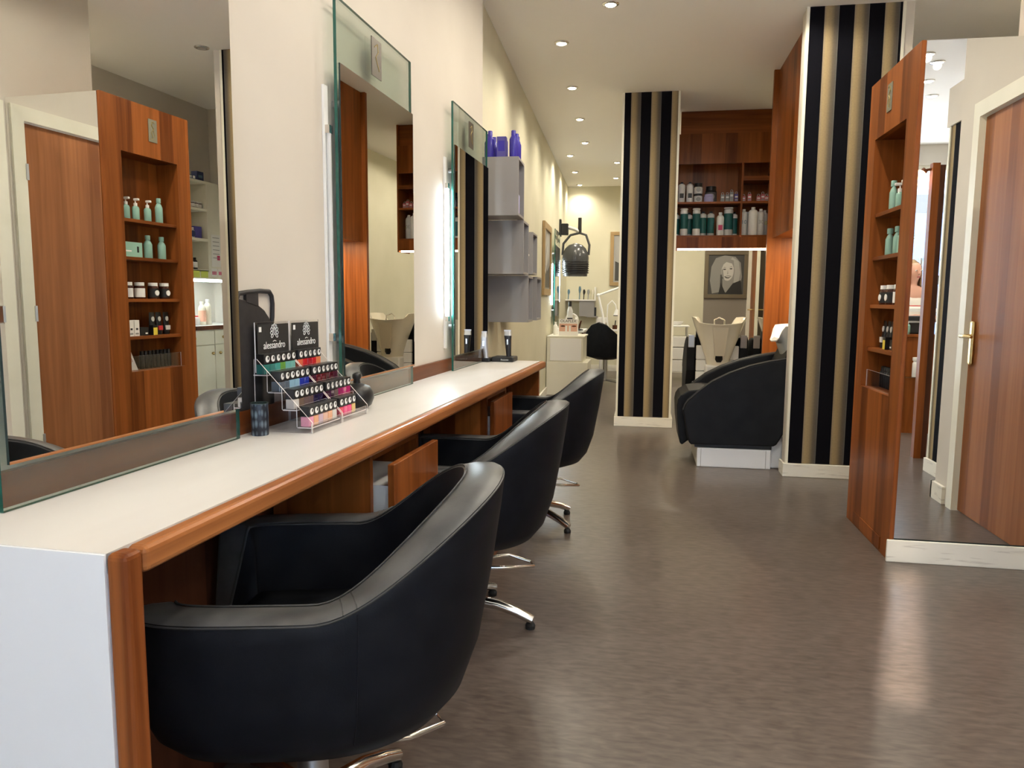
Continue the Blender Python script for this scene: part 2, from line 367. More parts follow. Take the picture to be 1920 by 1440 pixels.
# facade with shop window
struct('wall_front', MT['wall'], (-1.9, -0.88, -2.68, -2.6, 0, CZ), (-0.74, -0.52, -2.68, -2.6, 0, CZ), (-0.88, -0.74, -2.68, -2.6, 0, 2.20), (-0.88, -0.74, -2.68, -2.6, 2.76, CZ), (3.75, 4.2, -2.8, -2.6, 0, CZ), (-0.52, 3.75, -2.8, -2.6, 0, 0.3), (-0.52, 3.75, -2.8, -2.6, 2.74, CZ), label='front wall around the shop window and an added sun slot')  # high slot is unseen, added to throw the sun streak on the floor
win = thing('window_1', 'shop window looking onto the street', None, kind='structure')
fm = MT['white_paint']
B('window_frame', fm, win, (-0.52, 3.75, -2.72, -2.64, 0.3, 0.36), (-0.52, 3.75, -2.72, -2.64, 2.68, 2.74), (-0.52, -0.46, -2.72, -2.64, 0.36, 2.68), (3.69, 3.75, -2.72, -2.64, 0.36, 2.68))
for x in (0.62, 2.18): B('mullion', fm, win, (x, x + 0.06, -2.72, -2.64, 0.36, 2.68))
for a, b in ((-0.46, 0.62), (0.68, 2.18), (2.24, 3.69)): B('pane', MT['window_pane'], win, (a, b, -2.685, -2.679, 0.36, 2.68))
pl = bpy.data.objects.new('window_portal', bpy.data.lights.new('window_portal', 'AREA')); COL.objects.link(pl)
pl.data.shape = 'RECTANGLE'; pl.data.size = 4.3; pl.data.size_y = 2.4; pl.location = (1.6, -2.63, 1.52); pl.rotation_euler = (math.radians(90), 0, 0)
pl.data.cycles.is_portal = True

# striped pillars
def pillar(name, label, x0, x1, y0, y1, off):
    r = thing(name, label, None, (x0, y0, 0), kind='structure')
    wd, dp = x1 - x0, y1 - y0
    o = B('striped_panel', MT['stripes'], r, (off, off + wd - 0.036, 0.0, 0.012, 0.09, CZ)); o.location = (0.018 - off, 0, 0)
    B('core', MT['wall'], r, (0.004, wd - 0.004, 0.012, dp, 0, CZ))
    for x in (0.0, wd - 0.018): B('corner_trim', MT['white_paint'], r, (x, x + 0.018, -0.004, 0.03, 0.0, CZ))
    B('skirting', MT['skirting'], r, (-0.014, wd + 0.014, -0.018, 0.0, 0, 0.088), (wd, wd + 0.014, 0, dp, 0, 0.088), (-0.014, 0, 0, dp, 0, 0.088), bevel=0.003)
    return r
pillar('wall_pillar_near', 'pillar with black and gold stripes beside the near wash chair', 0.956, 1.53, 5.10, 5.235, 0.0005)
pillar('wall_pillar_far', 'slimmer pillar with black and gold stripes beside the hanging bottle cabinet', -0.222, 0.277, 6.88, 7.60, 0.0315)
# reception striped panel, lintel (seen in the cabinet mirror)
r = thing('wall_pillar_reception', 'narrow striped panel at the entrance to the reception', None, (1.962, 1.69, 0), -PI / 2, kind='structure')
o = B('striped_panel', MT['stripes'], r, (-0.035, 0.165, -0.0, 0.012, 0.09, 2.30)); o.location = (0.035, 0, 0)
B('core', MT['wall'], r, (0, 0.20, 0.012, 0.42, 0, 2.30))
for x in (-0.012, 0.19): B('corner_trim', MT['white_paint'], r, (x, x + 0.022, -0.006, 0.03, 0, 2.30))
B('skirting', MT['skirting'], r, (-0.02, 0.22, -0.02, 0.0, 0, 0.09))
struct('trim_1', MT['wall'], (1.95, 2.5, 1.45, 1.75, 2.30, 2.55), label='cream beam above the striped reception panel')
r = thing('wall_pillar_entrance', 'striped pillar near the ceiling behind the beam', None, (2.95, 0.2, 0), PI, kind='structure')
B('striped_panel', MT['stripes'], r, (-0.35, 0.35, -0.4, -0.39, 0.0, CZ))
B('core', MT['wall'], r, (-0.35, 0.35, -0.39, -0.2, 0.0, CZ))

# door on the right wall
d1 = thing('door_1', 'veneered door with brass lever in cream frame beside mirror cabinet', None, (1.74, 2.47, 0), kind='structure')
B('door_leaf', MT['door_wood'], d1, (0.018, 0.058, 0.06, 0.90, 0.005, 2.125))
B('door_frame', MT['white_paint'], d1, (-0.014, 0.0, -0.02, 0.055, 0, 2.21), (-0.014, 0.0, 0.905, 0.985, 0, 2.21), (-0.014, 0.0, 0.055, 0.905, 2.13, 2.21), (0.0, 0.2, 0.021, 0.055, 0, 2.159), (0.0, 0.2, 0.905, 0.929, 0, 2.159), (0.0, 0.2, 0.055, 0.905, 2.13, 2.159))
hd = MB(); hd.box(-0.0, 0.018, 0.085, 0.125, 0.82, 1.055); B_ = hd.build('handle_plate', MT['brass'], d1, bevel=0.008)
hd = MB(); hd.tube([(0.0, 0.105, 0.975), (-0.045, 0.105, 0.975), (-0.052, 0.115, 0.975), (-0.05, 0.17, 0.975), (-0.042, 0.225, 0.973)], [0.010, 0.010, 0.011, 0.010, 0.007], 10); hd.build('door_handle', MT['brass'], d1, smooth=60)
for z in (0.3, 1.05, 1.85): B('hinge', MT['steel'], d1, (-0.018, 0.016, 0.896, 0.912, z - 0.045, z + 0.045))

# back door ajar
d2 = thing('door_2', 'narrow wooden door standing open beside the portrait', None, (1.66, 12.26, 0), kind='structure')
B('door_leaf', MT['door_wood'], d2, (0.0, 0.045, -0.55, 0.0, 0.01, 2.10))
B('leaf_edge', MT['white_paint'], d2, (-0.002, 0.047, -0.556, -0.55, 0.01, 2.10))
B('door_frame', MT['white_paint'], d2, (0.30, 0.36, -0.02, 0.04, 0, 2.16), (-0.05, 0.0, -0.02, 0.04, 0, 2.16), (-0.05, 0.36, -0.02, 0.04, 2.11, 2.17))
hd = MB()
for sx in (-1, 1):
    x = 0.0 if sx < 0 else 0.045
    hd.box(x, x + sx * 0.008, -0.52, -0.49, 0.93, 1.13)
    hd.tube([(x, -0.505, 1.03), (x + sx * 0.045, -0.505, 1.03), (x + sx * 0.10, -0.49, 1.03)], 0.009, 8)
hd.build('door_handle', MT['brass'], d2)

# downlights
DL = [(-.245, 4.863, 1), (-.619, 5.515, 1), (-.648, 6.647, 1), (-.677, 7.776, 1), (-.71, 8.91, 1), (-.954, 9.653, 1), (-1.003, 10.877, 1), (-1.033, 12.067, 1), (-.386, 10.208, 1), (-.444, 11.464, 1),
      (-.20, 3.6, 1), (-.15, 2.3, 1), (-.10, 1.0, 1), (.75, 2.9, 1), (.75, 1.2, 1), (2.6, 4.3, 1), (.55, 4.62, 1), (.9, 8.9, 1), (.9, 10.8, 1), (2.013, .797, 1), (2.157, .587, 1), (2.265, .079, 1), (2.468, -.408, 1), (2.884, -.858, 1), (.6, -.6, 1), (1.62, 5.02, 0)]  # aisle and alcove lamps here are unseen, added to brighten walls and cabinets
ring = MB(); ring.lathe([(0.030, 0.0), (0.030, -0.006), (0.036, -0.010), (0.052, -0.006), (0.054, 0.0)], n=24); RING = ring.mesh('trim_ring', MT['chrome'])
RING.polygons.foreach_set('use_smooth', [True] * len(RING.polygons))
lens = MB(); lens.lathe([(0.001, -0.0155), (0.018, -0.0145), (0.029, -0.011), (0.0335, -0.005), (0.0335, 0.0)], n=20); LENS = lens.mesh('lens', MT['lamp_on'])
LENS_OFF = LENS.copy(); LENS_OFF.materials[0] = MT['lamp_off']
SPOT = bpy.data.lights.new('downlight_beam', 'SPOT'); SPOT.energy = 19; SPOT.color = (1.0, 0.91, 0.75); SPOT.spot_size = math.radians(152); SPOT.spot_blend = 0.9; SPOT.shadow_soft_size = 0.03
SPOT_W = SPOT.copy(); SPOT_W.name = 'downlight_beam_by_wall'; SPOT_W.energy = 17
SPOT_A = SPOT.copy(); SPOT_A.name = 'added_aisle_beam'; SPOT_A.energy = 25; SPOT_A.spot_size = math.radians(172); SPOT_A.spot_blend = 0.35
SPOT_F = SPOT.copy(); SPOT_F.name = 'downlight_beam_far'; SPOT_F.energy = 36; SPOT_F.spot_size = math.radians(174); SPOT_F.spot_blend = 0.25
for x, y, on in DL:
    zone = 'in the row along the pale yellow wall' if x < -.6 and y > 5 else 'over the nail corner' if x < 0 and y > 9 else 'over the reception' if y < 1 and x > 1.5 else 'over the far wash room' if y > 8 else 'over the mixing alcove, added unseen' if x > 2 else 'over the styling aisle, mostly added unseen'
    lab = 'lit round recessed downlight with chrome ring ' + zone if on else 'unlit round ceiling downlight beside the near striped pillar'
    r = thing('ceiling_downlight', lab, 'downlight', (x, y, CZ), group='recessed downlights ' + zone if on else None)
    for nm, me in (('trim_ring', RING), ('lens', LENS if on else LENS_OFF)):
        o = bpy.data.objects.new(nm, me); COL.objects.link(o); o.parent = r
    if on:
        o = bpy.data.objects.new('beam', SPOT_W if (x < -.3 and y > 5) else SPOT_F if (y > 5 or (x > .4 and y > 4.5)) else SPOT_A if .7 < x < .8 else SPOT); COL.objects.link(o); o.parent = r; o.location = (0, 0, -0.03)

# ------------------------------------------------------------------ styling counter
c = thing('styling_counter', 'long white topped styling counter with rounded cherry wood edge', 'counter', **LW)
B('worktop', MT['laminate'], c, (-1.059, -0.73, 0.824, 4.108, 0.782, 0.81))
B('end_panel', MT['white_panel'], c, (-1.059, -0.73, 0.82, 0.84, 0.0, 0.809))
B('front_edge', MT['wood_edge'], c, (-0.7295, -0.697, 0.857, 4.11, 0.772, 0.811), bevel=0.010, seg=3)
B('end_post', MT['wood_edge_v'], c, (-0.7295, -0.697, 0.82, 0.856, 0.0, 0.811), bevel=0.009, seg=3)
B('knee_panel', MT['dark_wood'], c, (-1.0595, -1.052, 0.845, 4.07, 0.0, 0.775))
B('underside', MT['wood'], c, (-1.05, -0.732, 0.868, 4.07, 0.776, 0.7815))
B('far_panel', MT['wood'], c, (-1.059, -0.732, 4.08, 4.108, 0.0, 0.78))
B('backsplash', MT['woodh'], c, (-1.0595, -1.046, 0.845, 4.075, 0.81, 0.868))
for y0, pull, lab in ((1.76, 0.045, 'cherry drawer unit with front pulled forward between first two chairs'), (2.98, 0.012, 'cherry drawer unit between second and third chairs with nearly closed front')):
    p = thing('drawer_unit', lab, 'drawer unit', LW['loc'], LW['rz'])
    B('side_panel', MT['wood'], p, (-1.03, -0.753, y0, y0 + 0.018, 0.0, 0.771))
    B('side_panel', MT['wood'], p, (-1.03, -0.753, y0 + 0.352, y0 + 0.37, 0.0, 0.771))
    B('top_rail', MT['woodh'], p, (-0.80, -0.752, y0 + 0.018, y0 + 0.352, 0.735, 0.771))
    B('drawer_box', MT['white'], p, (-0.98, -0.757 + pull, y0 + 0.05, y0 + 0.33, 0.46, 0.66))
    B('drawer_front', MT['wood'], p, (-0.752 + pull, -0.734 + pull, y0 + 0.004, y0 + 0.366, 0.40, 0.728), bevel=0.002)
    B('lower_front', MT['wood'], p, (-0.752, -0.736, y0 + 0.004, y0 + 0.366, 0.05, 0.395), bevel=0.002)
    B('base', MT['wood'], p, (-0.99, -0.76, y0 + 0.02, y0 + 0.352, 0.0, 0.05))

# glass styling mirrors
def styling_mirror(label, y0, y1, frame, x=-1.032, name='styling_mirror', zb=0.8105):
    r = thing(name, label, 'mirror', **frame)
    g = MB(); g.box(x, x + 0.010, y0, y1, zb, 2.055)
    for i, f in enumerate(g.f):                       # narrow sides are the green glass edge
        pts = [g.v[k] for k in f]
        if max(p[0] for p in pts) - min(p[0] for p in pts) > 1e-6: g.m[i] = 1
    g.build('glass_plate', [MT['pane'], MT['green_edge']], r)
    g = MB(); g.box(x + 0.0102, x + 0.0152, y0 + 0.012, y1 + 0.004, 0.885, 1.862)
    for i, f in enumerate(g.f):
        pts = [g.v[k] for k in f]
        if max(p[0] for p in pts) - min(p[0] for p in pts) > 1e-6: g.m[i] = 1
    g.build('mirror_sheet', [MT['silver'], MT['dark_edge']], r)
    ym = y0 + (y1 - y0) * 0.47
    pq = B('plaque', MT['plaque'], r, (x + 0.0102, x + 0.013, ym - 0.042, ym + 0.042, 1.90, 2.025))
    g = MB(); zz = 1.965
    g.tube([(x + 0.0134, ym - 0.02, zz + 0.03), (x + 0.0134, ym + 0.005, zz + 0.045), (x + 0.0134, ym + 0.012, zz + 0.02), (x + 0.0134, ym - 0.01, zz), (x + 0.0134, ym + 0.02, zz - 0.04)], 0.0016, 5)
    g.build('script_mark', MT['gold'], pq)
    for z in (1.02, 1.75):
        for y in (y0 + 0.05, y1 - 0.05):
            MB().cyl((x, y, z), (-1.0602 if frame is LW else -0.0002, y, z), 0.012).build('stand_off', MT['steel'], r)
    return r
styling_mirror('glass styling mirror beside the tall black board', 0.947, 1.604, LW)
styling_mirror('glass styling mirror behind the round black bowl', 2.18, 2.835, LW)
styling_mirror('glass styling mirror reflecting striped pillar beside the hair clippers', 3.40, 4.04, LW)
styling_mirror('far glass styling mirror on the pale yellow wall by the hood dryer', 5.55, 6.25, BW, x=0.035, zb=0.80)

def tube_light(label, y, z0, z1, lit, frame, x=-1.046):
    r = thing('tube_light', label, 'tube light', **frame)
    xw = x - 0.0135
    B('batten', MT['white'], r, (xw, xw + 0.008, y - 0.012, y + 0.012, z0 - 0.14, z1 + 0.13))
    for z in (z0, z1): B('lamp_holder', MT['chrome'], r, (xw + 0.008, x + 0.009, y - 0.011, y + 0.011, z - 0.012, z + 0.012))
    g = MB(); g.cyl((x + 0.001, y, z0 + 0.012), (x + 0.001, y, z1 - 0.012), 0.0075, n=12)
    g.build('tube', MT['tube_on'] if lit else MT['bottle_grey'], r, smooth=40)
    return r
tube_light('unlit fluorescent tube behind edge of mirror near polish racks', 2.163, 1.03, 1.66, False, LW)
tube_light('lit fluorescent tube behind edge of mirror by the clippers', 3.375, 1.06, 1.67, True, LW)
tube_light('lit fluorescent tube on pale yellow wall below hood dryer', 5.50, 1.08, 1.62, True, BW, x=0.0145)
tube_light('second lit fluorescent tube beside the far mirror', 6.62, 1.12, 1.72, True, BW, x=0.0145)

# ------------------------------------------------------------------ salon chairs
def smooth01(x): x = max(0, min(1, x)); return x * x * (3 - 2 * x)
def salon_chair(label, s, t, rot, star):
    P = Vector((s * math.sin(ANG) + t * math.cos(ANG), s * math.cos(ANG) - t * math.sin(ANG), 0))
    r = thing('salon_chair', label, 'chair', P, -ANG + rot, 'black leather tub chairs at the counter')
    N = 96
    def plan(k, sc=1.0, off=0.0, zt=0.0):
        th = 2 * PI * k / N; cs, sn = math.cos(th), math.sin(th)
        if cs >= 0: e, ax = 0.932, 0.323
        else: e, ax = 0.42, 0.305
        x = ax * math.copysign(abs(cs) ** e, cs); y = 0.323 * math.copysign(abs(sn) ** e, sn)
        return Vector((x, y, 0))
    base = [plan(k) for k in range(N)]
    nor = []
    for k in range(N):
        tt = (base[(k + 1) % N] - base[k - 1]); nn = Vector((tt.y, -tt.x, 0)).normalized(); nor.append(nn)
    def rim(k):
        p = base[k]; up = smooth01((p.x - 0.041) / 0.385)
        z = 0.621 + 0.222 * up
        fr = smooth01((0.245 - abs(p.y)) / 0.03) * smooth01((-p.x - 0.2) / 0.04)
        return z * (1 - fr) + 0.42 * fr, fr, up
    R = [rim(k) for k in range(N)]
    def ring(sc, z, shift=0.03): return [(base[k].x * sc + shift, base[k].y * sc, z if not callable(z) else z(k)) for k in range(N)]
    def off(o, z):
        out = []
        for k in range(N):
            p = base[k] - nor[k] * (o(k) if callable(o) else o)
            out.append((p.x + 0.03 + 0.059 * R[k][2] * max(0, z(k) - 0.36) / 0.44, p.y, z(k)))
        return out
    zr = lambda k: R[k][0]
    th = lambda k: 0.083 * (1 - R[k][1] * 0.55)
    def lv(f): return lambda k: 0.40 + (zr(k) - 0.40) * f
    outer = [ring(0.50, 0.325), ring(0.66, 0.328), ring(0.80, 0.345), ring(0.90, 0.385), off(0.014, lv(0.18)), off(0.004, lv(0.55)), off(0.0, lv(0.85)), off(0.0, lambda k: zr(k) - 0.008), off(0.004, zr)]
    g = MB(); g.loft(outer, True, False); g.build('shell', MT['leather'], r, smooth=60)
    top = [off(0.004, zr), off(lambda k: 0.012, lambda k: zr(k) + 0.004), off(lambda k: th(k) * 0.5, lambda k: zr(k) + 0.006), off(lambda k: th(k) - 0.012, lambda k: zr(k) + 0.003), off(th, lambda k: zr(k) - 0.003)]
    g = MB(); g.loft(top, False, False); band = g.build('top_band', MT['leather_top'], r, smooth=60)
    inner = [off(th, lambda k: zr(k) - 0.003), off(lambda k: th(k) + 0.012, lambda k: max(0.40, zr(k) - 0.06)), off(lambda k: th(k) + 0.02, lambda k: 0.40), off(lambda k: th(k) + 0.05, lambda k: 0.395)]
    g = MB(); g.loft(inner, False, True); g.build('lining', MT['leather'], r, smooth=60)
    g = MB()
    seat = [(0.80, 0.40), (0.84, 0.43), (0.84, 0.455), (0.80, 0.47), (0.5, 0.478), (0.1, 0.48)]
    def srg(sc, z): return [((base[k] - nor[k] * 0.098).x * sc / 0.84 + 0.03, (base[k] - nor[k] * 0.098).y * sc / 0.84, z) for k in range(N)]
    g.loft([srg(a, b) for a, b in seat]); g.build('seat_cushion', MT['leather'], r, smooth=60)
    g = MB()
    sel = [k for k in range(N)]
    g.tube([Vector(p) + Vector((0, 0, 0.001)) for p in off(0.002, lambda k: zr(k) - 0.004)], 0.0022, 5, True)
    g.tube([Vector(p) + Vector((0, 0, 0.002)) for p in off(lambda k: th(k) - 0.004, zr)], 0.0022, 5, True)
    for k in (19, N - 20):
        for kk in (k, k + 1):
            g.tube([top[i][kk] for i in (0, 1, 2, 3, 4)], 0.0014, 5)
    g.build('stitching', MT['stitch'], band)
    for k in (19, N - 19): MB().tube([outer[i][k] for i in (3, 4, 5, 6, 7)], 0.0014, 5).build('side_seam', MT['leather'], r)
    # base
    g = MB(); g.lathe([(0.001, 0.05), (0.045, 0.05), (0.05, 0.06), (0.048, 0.085), (0.033, 0.095), (0.031, 0.30), (0.06, 0.305), (0.06, 0.325), (0.001, 0.326)], n=24); g.build('column', MT['steel'], r, smooth=40)
    for k in range(5):
        a = star + 2 * PI * k / 5; ca, sa = math.cos(a), math.sin(a)
        pts = [(0.03, 0.082), (0.09, 0.088), (0.16, 0.078), (0.23, 0.056), (0.285, 0.032)]
        g = MB(); g.tube([(q * ca, q * sa, z) for q, z in pts], [0.022, 0.021, 0.019, 0.017, 0.016], 10, sq=1.1); leg = g.build('leg', MT['chrome'], r, smooth=60)
        g = MB(); g.lathe([(0.001, 0.0), (0.017, 0.0), (0.018, 0.012), (0.013, 0.022), (0.001, 0.024)], (0.278 * ca, 0.278 * sa, 0), 12); g.build('glide', MT['rubber'], leg)
    g = MB(); g.tube([(0.03, 0.02, 0.20), (0.12, 0.03, 0.198), (0.20, 0.05, 0.195), (0.27, 0.13, 0.178), (0.255, 0.17, 0.178), (0.17, 0.17, 0.20), (0.05, 0.04, 0.215)], 0.0065, 8); g.build('foot_pump_lever', MT['chrome'], r, smooth=60)
    return r
salon_chair('black leather tub chair nearest the white counter end panel', 1.355, -0.718, 0.271, -0.25)
salon_chair('black leather tub chair between the two drawer units', 2.464, -0.741, 0.06, -0.03)
salon_chair('black leather tub chair at the counter end by the clippers', 3.71, -0.735, 0.02, -0.5)

# ------------------------------------------------------------------ products: one maker per kind, copies share meshes
PROTO = {}
def product(key, maker, name, label, cat, pos, rz=0.0, group=None):
    if key in PROTO:
        r = copy_tree(PROTO[key]); r.name = name
    else:
        r = thing(name, label, cat); maker(r); PROTO[key] = r
    for k in ('label', 'category', 'group'):
        if k in r: del r[k]
    tag(r, label, cat, group); r.location = pos; r.rotation_euler = (0, 0, rz)
    return r

def mk_bottle(R, Hh, body, cap, label=None, nr=0.4, ch=0.16, sh=0.12, lz=(0.15, 0.62), sy=1.0, lab2=None, txt=None):
    def f(r):
        z1 = Hh * (1 - ch); zs = z1 - Hh * sh
        MB().lathe([(R * .2, 0), (R * .92, 0), (R, Hh * .02), (R, zs * .96), (R * .93, zs), (R * .7, zs + (z1 - zs) * .55), (R * nr, z1 * .99), (R * nr, z1)], n=18, sy=sy).build('body', body, r, smooth=45)
        MB().lathe([(R * .1, z1), (R * nr * 1.15, z1), (R * nr * 1.15, Hh * .985), (R * nr * 1.0, Hh), (R * .1, Hh)], n=14).build('cap', cap, r, smooth=45)
        if label: MB().lathe([(R * 1.004, Hh * lz[0]), (R * 1.008, Hh * lz[0] + .0005), (R * 1.008, Hh * lz[1]), (R * 1.004, Hh * lz[1])], n=18, sy=sy).build('label', label, r, smooth=45)
        if lab2: MB().box(-R * .55, R * .55, -R * sy * 1.03, -R * sy * .98, Hh * (lz[0] + .08), Hh * (lz[0] + .30)).build('print', lab2, r)
        if txt: text('print', txt[0], txt[1], txt[2], r, (0, -R * sy * 1.012, Hh * txt[3]), (PI / 2, 0, 0))
    return f
def mk_pump(R, Hh, body, head, sy=0.7):
    def f(r):
        zb = Hh * .66
        MB().lathe([(R * .2, 0), (R * .9, 0), (R, Hh * .03), (R, zb * .82), (R * .8, zb * .95), (R * .35, zb), (R * .33, zb * 1.02)], n=18, sy=sy).build('body', body, r, smooth=45)
        MB().lathe([(R * .1, zb), (R * .42, zb), (R * .42, zb + Hh * .13), (R * .15, zb + Hh * .14), (R * .15, Hh * .9), (R * .1, Hh * .9)], n=12).build('collar', head, r, smooth=45)
        MB().box(-R * .35, R * .35, -R * 1.0, R * .3, Hh * .9, Hh).build('pump_head', head, r, bevel=R * .12)
    return f
def mk_jar(R, Hh, body, lid, label=None, mark=None, lh=0.22):
    def f(r):
        MB().lathe([(R * .2, 0), (R * .95, 0), (R, Hh * .03), (R, Hh * (.93 - lh)), (R * .82, Hh * (1 - lh)), (R * .5, Hh * (1 - lh))], n=18).build('body', body, r, smooth=45)
        MB().lathe([(R * .1, Hh * (1 - lh)), (R * .9, Hh * (1 - lh)), (R * .9, Hh * .99), (R * .85, Hh), (R * .1, Hh)], n=18).build('lid', lid, r, smooth=45)
        if label: MB().lathe([(R * 1.004, Hh * .1), (R * 1.012, Hh * .1), (R * 1.012, Hh * .64), (R * 1.004, Hh * .64)], n=18).build('label', label, r, smooth=45)
        if mark:
            MB().prism([(R * .55 * math.cos(2 * PI * i / 14), Hh * .37 + R * .55 * math.sin(2 * PI * i / 14)) for i in range(14)], 'y', -R * 1.04, -R * .9).build('round_mark', mark, r)
    return f
def mk_carton(wx, wy, Hh, m, prints=()):
    def f(r):
        B('carton', m, r, (-wx / 2, wx / 2, -wy / 2, wy / 2, 0, Hh), bevel=0.001)
        for nm, pm, a, b, z0, z1 in prints:
            B(nm, pm, r, (wx * a, wx * b, -wy / 2 - .0006, -wy / 2 + .0004, Hh * z0, Hh * z1))
    return f
def mk_tube(W, Hh, body, lab, spot):
    def f(r):
        MB().loft([[(W * .42 * a, W * .42 * b, 0) for a, b in CIRC], [(W * .45 * a, W * .45 * b, Hh * .14) for a, b in CIRC]]).build('cap', MT['black'], r, smooth=45)
        MB().loft([[(W * .5 * a * (1 - .0 * t), W * .42 * b * (1 - t * .93), Hh * (.14 + .86 * t)) for a, b in CIRC] for t in (0, .3, .6, .9, 1.0)]).build('body', body, r, smooth=45)
        o = MB().prism([(W * .44 * math.cos(2 * PI * i / 4 + PI / 4) * 1.2, Hh * .30 + Hh * .10 * math.sin(2 * PI * i / 4 + PI / 4) * 1.4) for i in range(4)], 'y', -W * .41, -W * .2).build('colour_label', lab, r)
        MB().prism([(W * .27 * math.cos(2 * PI * i / 14), Hh * .70 + Hh * .11 * math.sin(2 * PI * i / 14)) for i in range(14)], 'y', -W * .22, -W * .02).build('oval_print', spot, r)
    return f
CIRC = [(math.cos(2 * PI * i / 16), math.sin(2 * PI * i / 16)) for i in range(16)]
def LP(s, t, z): return Vector((s * math.sin(ANG) + t * math.cos(ANG), s * math.cos(ANG) - t * math.sin(ANG), z))
def BP(s, t, z): return Vector((BW['loc'][0] + s * math.sin(ANGB) + t * math.cos(ANGB), BW['loc'][1] + s * math.cos(ANGB) - t * math.sin(ANGB), z))

# ------------------------------------------------------------------ on the counter: nail polish racks
def sheet(mb, x0, x1, y0, y1, z0, z1):
    """thin clear sheet: big faces clear, narrow faces bright"""
    k = len(mb.f); mb.box(x0, x1, y0, y1, z0, z1)
    d = [x1 - x0, y1 - y0, z1 - z0]; ax = d.index(min(d))
    for i in range(k, len(mb.f)):
        pts = [mb.v[q] for q in mb.f[i]]
        mb.m[i] = 0 if max(p[ax] for p in pts) - min(p[ax] for p in pts) < 1e-6 else 1
ACR = [MT['acrylic'], MT['acrylic_edge']]
def rack(label, s0):
    W = 0.172
    r = thing('polish_rack', label, 'display rack', LP(s0, -0.885, 0.81), -ANG, 'clear acrylic nail polish racks')
    for y in (0.0, W - 0.003):
        mb = MB(); poly = [(0.0, 0.0), (0.0, 0.028), (-0.150, 0.185), (-0.158, 0.185), (-0.158, 0.0)]
        k = len(mb.f); mb.prism(poly, 'y', y, y + 0.003)
        for i in range(k, len(mb.f)): mb.m[i] = 0 if len(mb.f[i]) > 4 else 1
        mb.build('side_sheet', ACR, r)
    for k in range(4):
        x1 = -0.004 - 0.040 * k; z = 0.012 + 0.0435 * k
        mb = MB(); sheet(mb, x1 - 0.038, x1, 0.003, W - 0.003, z, z + 0.0025); mb.build('shelf', ACR, r)
        mb = MB(); sheet(mb, x1 - 0.0005, x1 + 0.0015, 0.003, W - 0.003, z - (0.012 if k == 0 else 0.041), z + 0.012); mb.build('riser', ACR, r)
    hx = -0.152
    mb = MB(); sheet(mb, hx - 0.003, hx, 0.001, W - 0.001, 0.150, 0.278); mb.build('header_sheet', ACR, r)
    sg = B('header_sign', MT['print_black'], r, (hx + 0.0005, hx + 0.002, 0.008, W - 0.008, 0.156, 0.272))
    text('brand_name', 'alessandro', 0.027, MT['print_white'], sg, (hx + 0.0026, W * 0.52, 0.2165), (PI / 2, 0, PI / 2), 0.0003, sx=0.95)
    fl = MB()
    def petal(cy, cz, ry, rz, a):
        pts = []
        for i in range(14):
            u, v = ry * math.cos(2 * PI * i / 14), rz * math.sin(2 * PI * i / 14)
            pts.append((hx + 0.003, W * 0.52 + cy + u * math.cos(a) - v * math.sin(a), 0.2475 + cz + u * math.sin(a) + v * math.cos(a)))
        fl.tube(pts, 0.0008, 4, True)
    for i in range(9):
        a = -2.2 + 4.4 * i / 8
        petal(0.0145 * math.sin(a), 0.003 + 0.0165 * math.cos(a), 0.004, 0.0055, -a)
    petal(0, 0.004, 0.004, 0.008, 0)
    fl.tube([(hx + 0.003, W * 0.52 - 0.008, 0.2265), (hx + 0.003, W * 0.52, 0.229), (hx + 0.003, W * 0.52 + 0.008, 0.2265)], 0.001, 4)
    fl.build('flower_mark', MT['print_white'], sg)
    B('price_tag', MT['print_white'], sg, (hx + 0.002, hx + 0.0028, 0.015, 0.026, 0.253, 0.266))
    return r
rack('clear acrylic nail polish rack beside the dark patterned cup', 1.708)
rack('clear acrylic nail polish rack beside the round black bowl', 1.884)

POL = {'teal': (0.02, .16, .14), 'sea green': (0.05, .30, .26), 'green': (0.12, .30, .05), 'turquoise': (0.16, .42, .38), 'coral': (.70, .13, .06), 'scarlet': (.55, .012, .02), 'crimson': (.38, .008, .02), 'orange': (.75, .22, .09),
       'slate': (.10, .13, .17), 'pale blue': (.24, .42, .55), 'cobalt': (.012, .03, .35), 'plum': (.07, .008, .03), 'burgundy': (.13, .008, .015), 'maroon': (.07, .005, .012), 'clear': (.60, .56, .52), 'bronze': (.16, .10, .07), 'mauve brown': (.13, .08, .08),
       'midnight': (.02, .012, .06), 'aubergine': (.06, .012, .05), 'magenta': (.30, .01, .10), 'fuchsia': (.42, .015, .13), 'candy pink': (.75, .30, .42), 'peach': (.72, .36, .20), 'lilac': (.50, .36, .46), 'nude': (.66, .40, .30), 'hot pink': (.72, .05, .20), 'rose red': (.66, .06, .10), 'gold': (.60, .40, .12)}
def mk_polish(c):
    def f(r):
        w = 0.0125
        MB().box(-w, w, -w, w, 0, 0.026).build('bottle', mat('polish ' + c, POL[c], 0.12, coat=0.5), r, bevel=0.0025)
        cp = MB().box(-w - .0004, w + .0004, -w - .0004, w + .0004, 0.0265, 0.052).build('cap', MT['black'], r, bevel=0.001)
        dk = MB(); dk.prism([(0.0085 * a + 0.001, 0.039 + 0.0085 * b) for a, b in CIRC], 'x', w + .0003, w + .0009); dk.build('logo_disc', MT['print_white'], cp)
        dk = MB(); dk.prism([(0.003 * a + 0.0035, 0.041 + 0.0045 * b) for a, b in CIRC[::2]], 'x', w + .0008, w + .0013); dk.build('logo_mark', MT['print_black'], cp)
    return f
